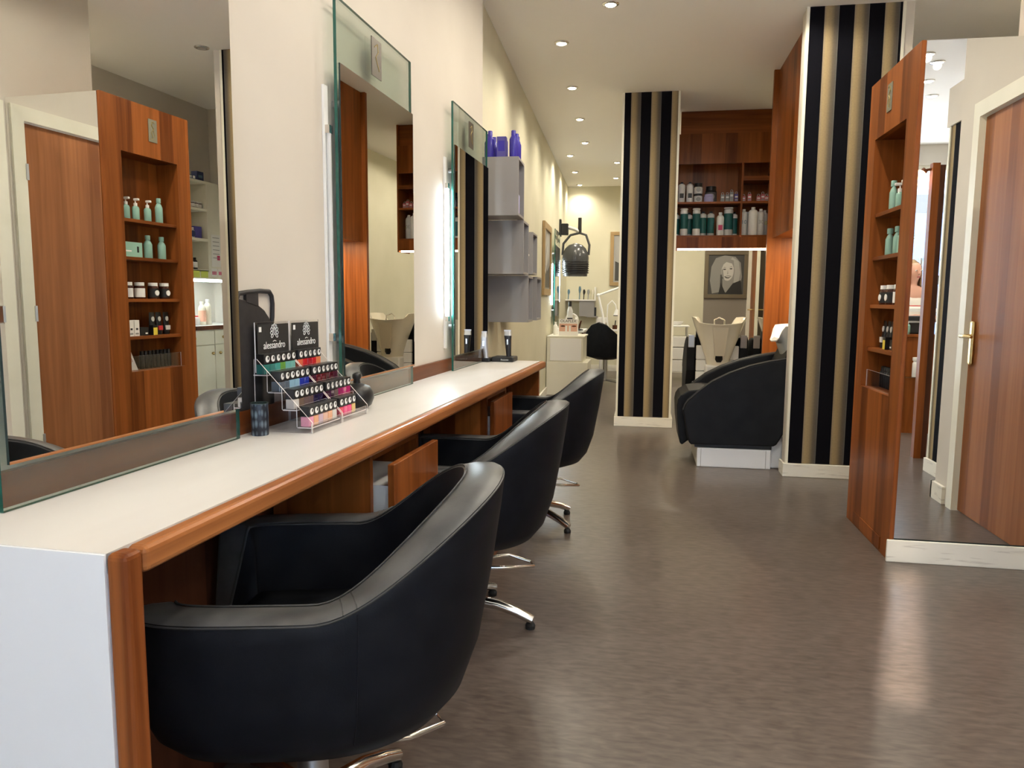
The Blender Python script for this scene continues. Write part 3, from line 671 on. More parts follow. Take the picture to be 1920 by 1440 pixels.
ROWS = [  # tier from the bottom; colours on the rack by the cup, then on the rack by the bowl
    (['candy pink', 'peach', 'lilac', 'nude', 'peach', 'clear'], ['rose red', 'hot pink', 'hot pink', 'gold']),
    (['clear', 'bronze', 'mauve brown', 'mauve brown', 'midnight', 'midnight'], ['aubergine', 'aubergine', 'mauve brown', 'magenta', 'fuchsia', 'fuchsia']),
    (['slate', 'slate', 'pale blue', 'pale blue', 'cobalt', 'cobalt'], ['plum', 'burgundy', 'burgundy', 'maroon', 'maroon', 'plum']),
    (['teal', 'teal', 'sea green', 'green', 'turquoise', 'turquoise'], ['coral', 'scarlet', 'crimson', 'scarlet', 'orange'])]
TN = ['bottom', 'second', 'third', 'top']
for k, (ra, rb) in enumerate(ROWS):
    for rk, (lst, s0) in enumerate(((ra, 1.708), (rb, 1.884))):
        for i, cname in enumerate(lst):
            y = 0.0195 + i * 0.0268
            product('polish_' + cname, mk_polish(cname), 'nail_polish', f'{cname} nail polish with black cap on {TN[k]} tier of rack beside {"the dark cup" if rk == 0 else "the black bowl"}', 'nail polish',
                    LP(s0 + y, -0.885 - 0.0235 - 0.040 * k, 0.81 + 0.0148 + 0.0435 * k), -ANG + random.uniform(-.08, .08), 'nail polishes in the acrylic racks')

# cup, board, bowl, clippers
r = thing('patterned_cup', 'dark blue cup with diamond pattern beside the polish rack', 'cup', LP(1.662, -1.003, 0.81), -ANG)
MB().lathe([(0.002, 0.0), (0.0205, 0.0), (0.0215, 0.003), (0.0215, 0.079), (0.0205, 0.081), (0.019, 0.079), (0.0185, 0.006), (0.001, 0.005)], n=28).build('cup_wall', MT['cup'], r, smooth=45)
MB().lathe([(0.0212, 0.079), (0.022, 0.0795), (0.022, 0.0815), (0.0185, 0.0815), (0.0185, 0.079)], n=28).build('rim', MT['dark_edge'], r, smooth=45)
r = thing('folding_board', 'tall black plastic board with grip hole leaning behind dark cup', 'board', LP(1.665, -1.0535, 0.81), -ANG)
out = [(-0.01, 0.0), (0.138, 0.0), (0.150, 0.02), (0.158, 0.20), (0.160, 0.27), (0.150, 0.275), (0.135, 0.290), (0.115, 0.308), (0.085, 0.322), (0.03, 0.334), (-0.01, 0.338)]
MB().prism(out, 'x', -0.006, 0.003).build('board', MT['blackmat'], r, bevel=0.002)
MB().tube([(0, 0.151, 0.262), (0, 0.158, 0.29), (0, 0.1605, 0.325), (0, 0.157, 0.345), (0, 0.145, 0.357), (0, 0.10, 0.358), (0, 0.04, 0.354), (0, 0.0, 0.350), (0, -0.012, 0.330)], 0.006, 8).build('grip', MT['blackmat'], r, smooth=60)
MB().prism([(0.03, 0.33), (0.085, 0.318), (0.085, 0.352), (0.03, 0.352)], 'x', -0.004, 0.004).build('grip_web', MT['blackmat'], r)
r = thing('round_bowl', 'round glossy black bowl with small knob on the counter', 'bowl', LP(2.155, -0.962, 0.81), -ANG)
MB().lathe([(0.002, 0), (0.03, 0), (0.045, 0.012), (0.053, 0.033), (0.051, 0.05), (0.04, 0.068), (0.018, 0.078), (0.002, 0.080)], n=28).build('bowl', MT['black'], r, smooth=60)
MB().lathe([(0.002, 0.078), (0.012, 0.078), (0.010, 0.09), (0.014, 0.096), (0.014, 0.106), (0.006, 0.112), (0.002, 0.112)], n=16).build('knob', MT['black'], r, smooth=60)
r = thing('charging_stand', 'black charging stand for hair clippers at the counter end', 'charging stand', LP(4.02, -0.93, 0.81), -ANG)
B('base', MT['black'], r, (-0.05, 0.075, -0.04, 0.075, 0, 0.028), bevel=0.006)
B('side_pod', MT['black'], r, (-0.098, -0.052, -0.07, 0.02, 0, 0.022), bevel=0.006)
text('maker_name', 'Panasonic', 0.011, MT['print_white'], r, (0.025, -0.0405, 0.012), (PI / 2, 0, 0), 0.0004)
def clipper(label, pos, lean, m):
    r = thing('hair_clipper', label, 'hair clipper', pos, -ANG, 'hair clippers on the charging stand')
    def seg(z0, z1, w0, w1, d0, d1): return [[(math.copysign(abs(a) ** .7, a) * w + lean * z, math.copysign(abs(b) ** .7, b) * d, z) for a, b in CIRC] for z, w, d in ((z0, w0, d0), (z1, w1, d1))]
    MB().loft(seg(0.0, 0.05, .013, .016, .014, .015) + seg(0.09, 0.115, .018, .021, .015, .013)[0:]).build('body', m, r, smooth=50)
    MB().loft(seg(0.115, 0.14, .021, .020, .013, .006)).build('head', MT['silverplastic'], r, smooth=50)
    B('blade', MT['steel'], r, (-0.02 + lean * .145, 0.02 + lean * .145, -.003, .003, 0.138, 0.146))
    B('switch', MT['chrome'], r, (-0.004 + lean * .08, 0.004 + lean * .08, -.019, -.014, 0.065, 0.095))
clipper('silver headed hair clipper leaning in the stand beside the mirror', LP(3.965, -1.005, 0.832), -0.12, MT['silverplastic'])
clipper('slim black hair clipper upright in the charging stand', LP(4.04, -0.895, 0.838), -0.05, MT['black'])

# ------------------------------------------------------------------ grey wall cubes with bottles
CUBES = [(.40, .665, 1.650, 1.99, 'grey wall cube shelf topped with violet bottles'), (.655, .925, 1.314, 1.648, 'grey wall cube shelf topped with black bottles, under the violet bottles'), (1.17, 1.44, 1.33, 1.62, 'grey wall cube shelf holding a single white pump bottle'),
         (.925, 1.19, 1.0, 1.312, 'grey wall cube shelf holding a brown bottle, white bottle on top'), (1.45, 1.75, 1.0, 1.32, 'empty grey wall cube shelf nearest the framed picture')]
for a, b, z0, z1, lab in CUBES:
    r = thing('cube_shelf', lab, 'shelf', BP(a, 0.0, z0), -ANGB, 'grey cube shelves on the pale yellow wall')
    wdt, hh, dp, tk = b - a, z1 - z0, 0.272, 0.014
    B('side_panel', MT['grey_lam'], r, (0.0, dp, 0, tk, 0, hh)); B('side_panel', MT['grey_lam'], r, (0.0, dp, wdt - tk, wdt, 0, hh))
    B('top_panel', MT['grey_lam'], r, (0.0, dp, tk, wdt - tk, hh - tk, hh)); B('bottom_panel', MT['grey_lam'], r, (0.0, dp, tk, wdt - tk, 0, tk))
    B('back_panel', MT['grey_dark'], r, (0.0, 0.006, tk, wdt - tk, tk, hh - tk))
VB = mk_bottle(0.024, 0.155, MT['purple'], MT['purple'], None, nr=0.5, ch=.18, sh=.12)
for s, t, lab in ((.435, .095, 0), (.435, .235, 0), (.52, .07, 0), (.525, .24, 0), (.605, .235, 0), (.605, .09, 0)):
    product('vb', VB, 'violet_bottle', 'violet blue round bottle standing on the upper grey cube', 'bottle', BP(s, t, 1.990), 0, 'violet bottles on the upper cube')
for s, t in ((.445, .165), (.545, .155)):
    product('vcard', mk_carton(.055, .05, .12, MT['purple_card'], [('print', MT['purple'], -.35, .35, .3, .8)]), 'violet_carton', 'violet carton between violet bottles on the upper grey cube', 'carton', BP(s, t, 1.990), -ANGB, 'violet cartons on the upper cube')
product('lil', mk_bottle(.026, .15, MT['lilac'], MT['lilac'], None, nr=.5), 'lilac_bottle', 'lilac bottle inside the upper grey cube', 'bottle', BP(.47, .245, 1.664))
product('blk', mk_bottle(.020, .12, MT['black'], MT['dark_wood'], None, nr=.6), 'black_bottle', 'dark round bottle with brown cap on a grey cube', 'bottle', BP(.77, .235, 1.648))
product('blk2', mk_jar(.022, .095, MT['black'], MT['silverplastic']), 'black_jar', 'black and silver canister on a grey cube', 'canister', BP(.86, .225, 1.648))
WP = mk_pump(.024, .15, MT['white'], MT['white'])
product('wp', WP, 'white_bottle', 'white pump bottle standing on top of a low grey cube', 'bottle', BP(1.06, .235, 1.312), PI / 2)
product('wp', WP, 'white_bottle', 'white pump bottle inside the grey cube', 'bottle', BP(1.27, .235, 1.344), PI / 2)
product('brn', mk_bottle(.02, .13, MT['dark_wood'], MT['white'], None), 'brown_bottle', 'brown bottle inside the low grey cube', 'bottle', BP(.985, .235, 1.014))

# ------------------------------------------------------------------ framed pictures
def picture(label, loc, rz, w, h, inner):
    """hangs with its face to local -y, lower edge at z = 0"""
    r = thing('framed_picture', label, 'picture', loc, rz)
    f = 0.045 * w / 0.6 + 0.012
    B('frame', inner[0], r, (-w / 2, w / 2, -0.03, 0, 0, f), (-w / 2, w / 2, -0.03, 0, h - f, h), (-w / 2, -w / 2 + f, -0.03, 0, f, h - f), (w / 2 - f, w / 2, -0.03, 0, f, h - f), bevel=0.004)
    pr = B('print', inner[1], r, (-w / 2 + f, w / 2 - f, -0.012, -0.006, f, h - f))
    for nm, poly, m, k in inner[2]:
        iw, ih = w - 2 * f, h - 2 * f
        MB().prism([(-iw / 2 + u * iw, f + v * ih) for u, v in poly], 'y', -0.0122 - 0.0012 * k, -0.0115 - .0012 * (k - 1)).build(nm, m, pr)
    return r
def ell(cx, cy, rx, ry, a0=0, a1=360, n=20): return [(cx + rx * math.cos(math.radians(a0 + (a1 - a0) * i / n)), cy + ry * math.sin(math.radians(a0 + (a1 - a0) * i / n))) for i in range(n + (0 if a1 - a0 >= 360 else 1))]
pg = [mat(f'photo grey {i}', (v, v * .97, v * .9), 0.5) for i, v in enumerate((0.02, 0.06, 0.13, 0.25, 0.38, 0.52))]
PFR = mat('grey gold frame', (0.16, 0.13, 0.085), 0.4, 0.3)
portrait = [('hair', [(.12, .02), (.05, .35), (.08, .70), (.20, .92), (.45, .99), (.75, .95), (.90, .80), (.95, .45), (.88, .02), (.66, .10), (.62, .5), (.34, .5), (.34, .06)], pg[3], 1),
            ('hair_light', [(.66, .94), (.84, .84), (.90, .55), (.84, .2), (.72, .3), (.74, .62), (.60, .86)], pg[4], 2), ('neck', [(.42, .05), (.40, .40), (.66, .40), (.64, .05)], pg[3], 2),
            ('coat', [(.30, 0), (.36, .30), (.50, .03), (.70, .28), (.92, .36), (.97, 0)], pg[0], 3), ('face', ell(.54, .60, .175, .255), pg[5], 3), ('cheek_shade', [(.37, .62), (.385, .46), (.46, .37), (.43, .5), (.405, .66)], pg[3], 4),
            ('fringe', [(.36, .62), (.36, .84), (.52, .92), (.70, .86), (.73, .64), (.66, .78), (.50, .82), (.42, .76)], pg[3], 4), ('eye', ell(.455, .635, .042, .014), pg[0], 5), ('eye', ell(.635, .65, .042, .014), pg[0], 5),
            ('eyebrow', [(.40, .665), (.45, .685), (.51, .67), (.45, .695)], pg[1], 5), ('eyebrow', [(.58, .68), (.64, .70), (.69, .685), (.64, .71)], pg[1], 5), ('nose', [(.545, .62), (.56, .52), (.52, .505), (.535, .52)], pg[3], 5),
            ('mouth', [(.45, .455), (.55, .475), (.66, .465), (.57, .405), (.50, .41)], pg[1], 5), ('teeth', [(.475, .452), (.55, .462), (.64, .458), (.56, .432)], mat('photo white', (.6, .58, .54), .5), 6)]
picture('framed black and white portrait of a smiling woman on grey wall', (1.28, 12.298, 1.20), 0, 0.665, 0.74, (PFR, pg[1], portrait))
wood_fr = mat('light oak frame', (0.36, 0.24, 0.11), 0.45)
gen = [('pale_shape', [(.05, .55), (.4, .95), (.9, .97), (.9, .6), (.5, .4)], pg[4], 1), ('dark_shape', [(.05, .03), (.05, .45), (.55, .30), (.95, .42), (.95, .03)], pg[1], 2), ('light_stroke', [(.2, .3), (.5, .75), (.58, .72), (.3, .25)], pg[5], 3)]
o = picture('oak framed grey picture on pale yellow wall past grey cubes', BP(4.80, 0.002, 1.205), PI / 2 - ANGB, 0.86, 0.83, (wood_fr, pg[3], gen))
picture('gold framed picture with pale shape on the back wall', (-0.24, 12.298, 1.39), 0, 0.60, 0.86, (wood_fr, pg[4], gen))

# ------------------------------------------------------------------ wash bay: hanging cupboard, end panel, bottle cabinet
r = thing('wash_cupboard', 'tall cherry wall cupboard hanging over the near wash basin', 'cupboard', (1.015, 5.237, 0))
B('front_panel', MT['wood'], r, (0.0, 0.02, 0.0, 1.135, 1.66, CZ - .002))
B('base_board', MT['wood'], r, (0.02, 0.512, 0.0, 1.135, 1.66, 1.68))
B('top_board', MT['wood'], r, (0.02, 0.512, 0.0, 1.135, 2.90, 2.92))
B('light_strip', MT['warm_lamp'], r, (0.15, 0.45, 0.25, 0.95, 1.650, 1.659))
r = thing('wash_end_panel', 'glossy cherry end panel under the hanging wash cupboard', 'panel', (0.975, 6.375, 0))
B('panel', MT['wood'], r, (0.0, 0.553, 0, 0.04, 0, CZ - .002))

SX = lambda px: .303 + (px - 1272) / 176 * .873
sc_ = thing('bottle_cabinet', 'cherry bridge cabinet of hair care bottles between pillar and wash bay', 'cabinet', (0.30, 7.60, 0))
W_ = 0.885
B('upper_fascia', MT['woodx'], sc_, (0.02, W_, 0.025, 0.045, 2.752, CZ - .002))
B('fascia', MT['wood'], sc_, (0.0, W_, 0.0, 0.022, 2.47, 2.752))
B('back_panel', MT['wood'], sc_, (0.0, W_, 0.28, 0.30, 1.66, 2.755))
B('side_panel', MT['wood'], sc_, (-0.018, 0.0, 0.0, 0.30, 1.648, 2.752)); B('side_panel', MT['wood'], sc_, (W_, W_ + .018, 0.0, 0.30, 1.648, CZ - .002))
B('divider', MT['wood'], sc_, (0.602, 0.620, 0.0, 0.28, 1.79, 2.47))
for a, b in ((0.0, 0.602), (0.62, W_)):
    B('shelf', MT['woodx'], sc_, (a, b, 0.0, 0.28, 2.092, 2.111)); B('shelf', MT['woodx'], sc_, (a, b, 0.0, 0.28, 1.772, 1.79))
B('shelf', MT['woodx'], sc_, (0.62, W_, 0.0, 0.28, 2.305, 2.345))
B('lower_fascia', MT['wood'], sc_, (0.0, W_, 0.0, 0.02, 1.665, 1.772))
B('light_strip', MT['warm_tube'], sc_, (0.02, W_ - .02, 0.004, 0.05, 1.648, 1.664))

def shelf_item(key, mk, name, label, cat, px, z, dy=0.09, group=None, rz=0.0): return product(key, mk, name, label, cat, (SX(px), 7.60 + dy, z), rz, group)
ZU, ZL = 2.111, 1.79
GB = 'hair care bottles in the bridge cabinet'
for px in (1281, 1297): shelf_item('wsh', mk_bottle(.034, .20, MT['white'], MT['black'], None, nr=.35, ch=.06, sh=.08, lab2=MT['print_black']), 'shampoo_bottle', 'white bottle with black print on upper shelf of bridge cabinet', 'bottle', px, ZU, group=GB)
shelf_item('wj', mk_jar(.040, .085, MT['white'], MT['black'], None, MT['print_gray']), 'mask_jar', 'white jar with black lid at bottom of stacked pair', 'jar', 1313, ZU, .08)
shelf_item('wj2', mk_jar(.041, .10, MT['white'], MT['black'], None, MT['print_gray'], .35), 'mask_jar', 'white jar with black lid on top of stacked pair', 'jar', 1313, ZU + .086, .08)
shelf_item('pj', mk_jar(.045, .075, MT['lilac'], MT['lilac'], None, None), 'mask_jar', 'lilac jar in front of the large black jar', 'jar', 1333, ZU, .055)
shelf_item('bj', mk_jar(.055, .165, MT['black'], MT['black'], MT['grey_dark'], MT['print_gray']), 'mask_jar', 'large black jar behind the lilac jar', 'jar', 1339, ZU, .17)
def mk_tubecarton(m, h_):
    def f(r):
        B('carton', m, r, (-.017, .017, -.017, .017, 0, h_)); B('print', MT['print_white'], r, (-.013, .013, -.0178, -.016, h_ * .55, h_ * .75)); B('print', MT['print_gray'], r, (-.013, .013, -.0178, -.016, h_ * .2, h_ * .4))
        MB().tube([(.011 * a, 0, h_ + .010 + .011 * b) for a, b in CIRC], .003, 6, True).build('shade_ring', MT['silverplastic'], r)
    return f
for i, (px, hh) in enumerate(((1360, .075), (1369, .075), (1377, .10), (1386, .08))):
    shelf_item(f'tc{i}', mk_tubecarton(MT['print_gray'] if i < 3 else MT['purple_card'], hh), 'colour_carton', 'grey hair colour carton with shade ring on bridge cabinet shelf' if i < 3 else 'violet hair colour carton with shade ring on bridge cabinet shelf', 'carton', px, ZU, group='colour cartons in the bridge cabinet')
for i, (px, hh) in enumerate(((1400, .055), (1411, .075), (1428, .075), (1436, .065), (1443, .05))):
    shelf_item(f'pc{i % 2}', mk_tubecarton(MT['pink_card'], hh), 'colour_carton', 'pink hair colour carton with shade ring on bridge cabinet shelf', 'carton', px, ZU, group='pink colour cartons in the bridge cabinet')
gl1 = mk_bottle(.037, .265, MT['white'], MT['white'], MT['green_label'], nr=.9, ch=.05, sh=.03, lz=(.25, .80), lab2=None)
gl2 = mk_bottle(.034, .235, MT['bottle_grey'], MT['black'], MT['green_label'], nr=.4, ch=.07, sh=.05, lz=(.10, .74))
for px, k, dy in ((1273, 2, .16), (1287, 1, .06), (1298, 2, .17), (1311, 1, .06), (1324, 2, .08), (1339, 2, .08), (1385, 2, .16)):
    shelf_item(f'gl{k}', gl1 if k == 1 else gl2, 'conditioner_bottle', 'white tube bottle with tall green label, lower shelf of bridge cabinet' if k == 1 else 'grey bottle with green label and black cap on lower shelf', 'bottle', px, ZL, dy, GB)
shelf_item('gl3', mk_bottle(.044, .275, MT['bottle_grey'], MT['bottle_grey'], MT['green_label'], nr=.9, ch=.05, sh=.03, lz=(.22, .78)), 'conditioner_bottle', 'large grey bottle with green label next to pink labelled bottle', 'bottle', 1373, ZL, .10)
shelf_item('pk', mk_bottle(.036, .225, MT['white'], MT['white'], None, nr=.4, ch=.10, sh=.10, lab2=MT['pink_label']), 'developer_bottle', 'white bottle with pink label on lower shelf', 'bottle', 1357, ZL, .07)
for px, n_, cm, cn in ((1402, '10', MT['shutter'], 'blue'), (1434, '30', MT['print_gray'], 'grey'), (1444, '20', MT['sticker'], 'green')):
    shelf_item('dv' + n_, mk_bottle(.034, .255, MT['bottle_grey'], MT['white'], None, nr=.4, ch=.07, sh=.07, txt=(n_, .05, cm, .5)), 'developer_bottle', f'tall pale developer bottle with {cn} number on lower shelf', 'bottle', px, ZL, .09 if n_ != '20' else .20)
shelf_item('dvp', mk_bottle(.044, .27, MT['white'], MT['white'], None, nr=.4, ch=.07, sh=.07), 'developer_bottle', 'plain white tall bottle between numbered bottles on lower shelf', 'bottle', 1419, ZL, .07)
shelf_item('dvq', mk_bottle(.03, .24, MT['bottle_grey'], MT['white'], None, nr=.4, ch=.07), 'developer_bottle', 'pale bottle standing behind the numbered bottles', 'bottle', 1411, ZL, .19)

# ------------------------------------------------------------------ backwash units
def wash_unit(label, loc, rz, grey):
    r = thing('wash_chair', label, 'wash chair', loc, rz)
    arm = [(.293, .40), (.305, .435), (.325, .466), (.40, .535), (.486, .604), (.60, .665), (.728, .715), (.86, .750), (.984, .772), (1.06, .776), (1.085, .76), (1.085, .42), (1.005, .323), (.925, .175), (.905, .165), (.36, .158), (.345, .165), (.331, .201)]
    for y in (-.31, .22):
        p = MB().prism(arm, 'y', y, y + .09).build('arm_panel', MT['wash_leather'], r, bevel=0.012, seg=3)
        MB().tube([(u, y + (.002 if y < 0 else .088), v + .001) for u, v in arm[:10]], .0035, 6).build('piping', MT['stitch'], p)
    seat = [(.262, .30), (.255, .42), (.262, .46), (.28, .49), (.335, .525), (.45, .54), (.56, .53), (.70, .52), (.84, .54), (.95, .72), (1.03, .90), (1.07, .89), (1.05, .55), (1.0, .32), (.86, .20), (.50, .20), (.34, .17), (.300, .135), (.283, .15)]
    MB().prism(seat, 'y', -.218, .218).build('seat', MT['wash_leather'], r, bevel=0.02, seg=3)
    B('plinth', MT['black'], r, (.385, .90, -.27, .27, .135, .158))
    bs = B('base', MT['white_panel'], r, (.40, .895, -.29, .29, 0, .135), bevel=0.006)
    for x in (.425, .86): B('joint', MT['print_gray'], bs, (x, x + .003, -.2915, -.2885, 0.004, .13))
    B('rear_base', MT['white_panel'], r, (.90, 1.33, -.24, .24, 0, .30), bevel=0.01)
    for z0, z1 in ((.30, .42), (.425, .54), (.545, .69)): B('back_shell', MT['white'], r, (1.09, 1.13, -.215, .215, z0, z1), bevel=0.008)
    for y in (-.31, .22): B('chrome_grip', MT['silverplastic'], r, (1.07, 1.092, y + .012, y + .078, .665, .80), bevel=0.006)
    # basin
    N = 48; bm_ = MT['grey_basin'] if grey else MT['ivory']
    def rg(sx, sy, z, cx, dip=0.0, e=0.8):
        out = []
        for k in range(N):
            t = 2 * PI * k / N; a, b = math.cos(t), math.sin(t)
            d = dip * (smooth01((-a - .72) / .2))
            out.append((cx + sx * math.copysign(abs(a) ** e, a), sy * math.copysign(abs(b) ** e, b), (z(k) if callable(z) else z) - d))
        return out
    def rimz(k):
        t = 2 * PI * k / N; return 0.965 + 0.025 * abs(math.sin(t)) - 0.05 * smooth01((math.cos(t) - .45) / .3)
    rings = [rg(.13, .11, .47, 1.16), rg(.135, .125, .56, 1.165), rg(.17, .185, .74, 1.16), rg(.215, .245, .90, 1.15), rg(.235, .272, lambda k: rimz(k) - .008, 1.145, .09), rg(.237, .276, rimz, 1.145, .09), rg(.220, .256, lambda k: rimz(k) + .002, 1.145, .09),
             rg(.19, .22, .90, 1.15, .05), rg(.15, .16, .84, 1.15), rg(.05, .05, .82, 1.15)]
    bs = MB().loft(rings).build('basin', bm_, r, smooth=60)
    MB().prism([(-.062, .84), (.062, .84), (.075, .885), (.078, .915), (-.078, .915), (-.075, .885)] if False else [(-.045, .60), (.045, .60), (.078, .885), (-.078, .885)], 'x', 1.30, 1.37).build('service_plate', MT['ivory_plate'], bs)
    MB().tube([(1.23, -.05, .90), (1.21, -.05, .96), (1.18, 0, .985), (1.21, .05, .96), (1.23, .05, .90)], .008, 8).build('tap', MT['chrome'], bs, smooth=60)
    MB().lathe([(.005, .44), (.03, .44), (.045, .47), (.045, .52), (.005, .52)], (1.275, 0, 0.09), 14).build('drain_cup', MT['black'], bs, smooth=45)
    B('pedestal', MT['white'], r, (1.131, 1.30, -.13, .13, .30, .50), bevel=0.02)
    return r
wash_unit('charcoal wash chair with grey basin side-on beside the near striped pillar', (0, 5.56, 0), 0, True)
wash_unit('wash chair with ivory basin seen from behind below the bottle cabinet', (0.78, 9.15, 0), -PI / 2, False)
wash_unit('wash chair with ivory basin mostly hidden behind cherry end panel', (1.44, 9.15, 0), -PI / 2, False)

r = thing('trolley', 'white salon trolley on casters against the back room wall', 'trolley', (0.50, 11.2, 0))
for z0, z1 in ((.13, .30), (.31, .48), (.49, .64)): B('drawer', MT['white'], r, (-.15, .15, -.18, .18, z0, z1), bevel=0.008)
B('tray', MT['white'], r, (-.17, .17, -.20, .20, .78, .80), bevel=0.006)
for x in (-.14, .14):
    for y in (-.16, .16):
        MB().cyl((x, y, .64), (x, y, .78), .008).build('post', MT['silverplastic'], r)
        MB().cyl((x - .012, y, .035), (x + .012, y, .035), .035).build('caster', MT['rubber'], r)
        MB().cyl((x, y, .05), (x, y, .13), .012).build('caster_stem', MT['steel'], r)
product('wbowl', lambda q: MB().lathe([(.01, 0), (.05, 0), (.085, .05), (.088, .055), (.08, .052), (.01, .01)], n=20).build('bowl', MT['white'], q, smooth=50), 'tint_bowl', 'white mixing bowl on the salon trolley', 'bowl', (.50, 11.12, .80))

# ------------------------------------------------------------------ mirror cabinet with product niche
X0, Y0, Y1, YN, YF = 1.113, 3.482, 4.17, 3.61, 4.06
mc = thing('mirror_cabinet', 'cherry display cabinet with mirrored front and product niche', 'cabinet', (X0, Y0, 0))
yl, yh = YN - Y0, YF - Y0; D_ = Y1 - Y0
B('side_panel', MT['wood'], mc, (0, .02, 0, yl, .0, 2.234), (0, .02, yh, D_, .0, 2.234), (0, .02, yl, yh, .0, .726), (0, .02, yl, yh, 1.95, 2.234))
B('niche_back', MT['wood'], mc, (.15, .165, yl - .01, yh + .01, .72, 1.96))
B('niche_side', MT['wood'], mc, (.02, .15, yl - .015, yl, .726, 1.95)); B('niche_side', MT['wood'], mc, (.02, .15, yh, yh + .015, .726, 1.95))
B('niche_top', MT['woodh'], mc, (.02, .15, yl, yh, 1.95, 1.965)); B('niche_bottom', MT['woodh'], mc, (.02, .15, yl, yh, .711, .726))
SHZ = [1.59, 1.377, 1.14, .925]
for z in SHZ: B('shelf', MT['woodh'], mc, (.022, .149, yl + .001, yh - .001, z - .018, z))
B('far_panel', MT['wood'], mc, (.02, .625, D_ - .02, D_, 0, 2.234))
B('top_board', MT['woodx'], mc, (.02, .625, .01, D_ - .02, 2.216, 2.234))
B('edge_strip', MT['wood_edge_v'], mc, (0, .016, -.004, 0, .10, 2.234))
B('front_carcass', MT['dark_edge'], mc, (.021, .626, .001, .012, 0, 2.232))
B('front_mirror', MT['silver'], mc, (.019, .624, -.005, .0005, .105, 2.232))
B('skirting', MT['skirting'], mc, (-.012, .610, -.02, -.0055, 0, .10), bevel=0.003)
B('toe_board', MT['wood'], mc, (-.004, 0, .12, .56, .012, .07))
pq = B('plaque', MT['plaque_light'], mc, (-.004, 0, .345, .412, 2.04, 2.168), bevel=0.001)
MB().tube([(-.005, .395, 2.15), (-.005, .375, 2.155), (-.005, .365, 2.135), (-.005, .385, 2.115), (-.005, .365, 2.095), (-.005, .38, 2.06), (-.005, .36, 2.055)], .0016, 5).build('script_mark', MT['gold'], pq)
MB().tube([(-.005, .37, 2.14), (-.005, .385, 2.10), (-.005, .395, 2.075)], .0012, 5).build('script_mark', MT['gold'], pq)

NX = X0 + .075
def niche(key, mk, name, label, cat, y, z, group=None, dx=0.0, rz=-PI / 2): return product(key, mk, name, label, cat, (NX + dx, y, z), rz, group)
GM = 'mint green bottles in the niche'
mtall = mk_bottle(.027, .150, MT['mint'], MT['mint'], None, nr=.42, ch=.19, sh=.16, sy=.62)
mmid = mk_bottle(.030, .135, MT['mint'], MT['mint'], None, nr=.42, ch=.20, sh=.16, sy=.62)
for y, lab in ((3.635, 'tall mint green bottle at the mirror end of the top niche shelf'), (3.975, 'tall mint green bottle beside pump bottles on top niche shelf, alcove end')): niche('mtall', mtall, 'mint_bottle', lab, 'bottle', y, SHZ[0], GM)
for y in (3.71, 3.785, 3.88): niche('mpump', mk_pump(.024, .125, MT['mint'], MT['white']), 'mint_pump_bottle', 'mint green bottle with white pump on the top niche shelf', 'bottle', y, SHZ[0], GM)
for y, lab in ((3.87, 'mint green bottle between mint carton and its twin on second niche shelf'), (3.985, 'mint green bottle at the alcove end of second niche shelf')): niche('mmid', mmid, 'mint_bottle', lab, 'bottle', y, SHZ[1], GM)
def mk_mintbox(r):
    B('carton', MT['mint_card'], r, (-.08, .08, -.025, .025, 0, .085), bevel=0.001)
    B('print', MT['print_black'], r, (-.052, -.038, -.0257, -.0245, .028, .062)); B('print', MT['print_white'], r, (.005, .06, -.0257, -.0245, .03, .038))
niche('mbox', mk_mintbox, 'mint_carton', 'flat mint green gift carton on the second niche shelf', 'carton', 3.715, SHZ[1])
for i, y in enumerate((3.69, 3.785, 3.895, 3.99)):
    k = i // 2
    niche(f'nj{k}', mk_jar(.030, .095, MT['amber'], MT['white'], MT['print_white'] if k == 0 else MT['print_black'], None if k == 0 else MT['print_white'], .2), 'supplement_jar', 'dark jar with white lid and white label in niche' if k == 0 else 'dark jar with white lid and black label with white disc', 'jar', y, SHZ[2], 'jars on the third niche shelf')
for y in (3.685, 3.728): niche('wcart', mk_carton(.040, .04, .092, MT['paper'], [('print', MT['print_black'], -.2, .2, .38, .5), ('print', MT['print_gray'], -.3, .3, .1, .2)]), 'white_carton', 'slim white carton with black print on the fourth niche shelf', 'carton', y, SHZ[3], 'white cartons in the niche')
niche('bcart', mk_carton(.062, .045, .048, MT['black'], [('print', MT['print_white'], -.4, -.1, .2, .35)]), 'black_carton', 'low black carton between white cartons and tubes in niche', 'carton', 3.785, SHZ[3])
niche('ycart', mk_carton(.035, .03, .06, MT['black'], [('print', MT['yellow'], -.48, .48, .02, .75)]), 'yellow_carton', 'small carton with yellow label in front of black tubes', 'carton', 3.86, SHZ[3], dx=-.02)
for y, c_, cn in ((3.885, MT['pink_label'], 'pink'), (3.94, MT['red'], 'red'), (4.005, MT['paper'], 'white')): niche('tb' + cn, mk_tube(.045, .135, MT['black'], c_, MT['bottle_grey']), 'colour_mask_tube', f'black standing tube with oval print and {cn} label in niche', 'tube', y, SHZ[3], 'black tubes in the niche', dx=.01)
for i in range(8): niche('bb', mk_bottle(.0145, .105, MT['black'], MT['black'], None, nr=.62, ch=.22, sh=.03), 'black_bottle', 'slim black bottle in row behind clear guard at niche bottom', 'bottle', 3.80 + i * .0325, .726, 'black bottles at niche bottom', dx=.02)
r = thing('leaflet', 'leaflet with phone drawing and pink edge leaning in niche bottom', 'leaflet', (NX - .005, 3.68, .727), -PI / 2)
MB().loft([[(-.055, -.003, 0), (.03, -.003, 0), (.03, 0, 0), (-.055, 0, 0)], [(-.03, .025, .118), (.075, .025, .118), (.075, .028, .118), (-.03, .028, .118)]]).build('sheet', MT['paper'], r)
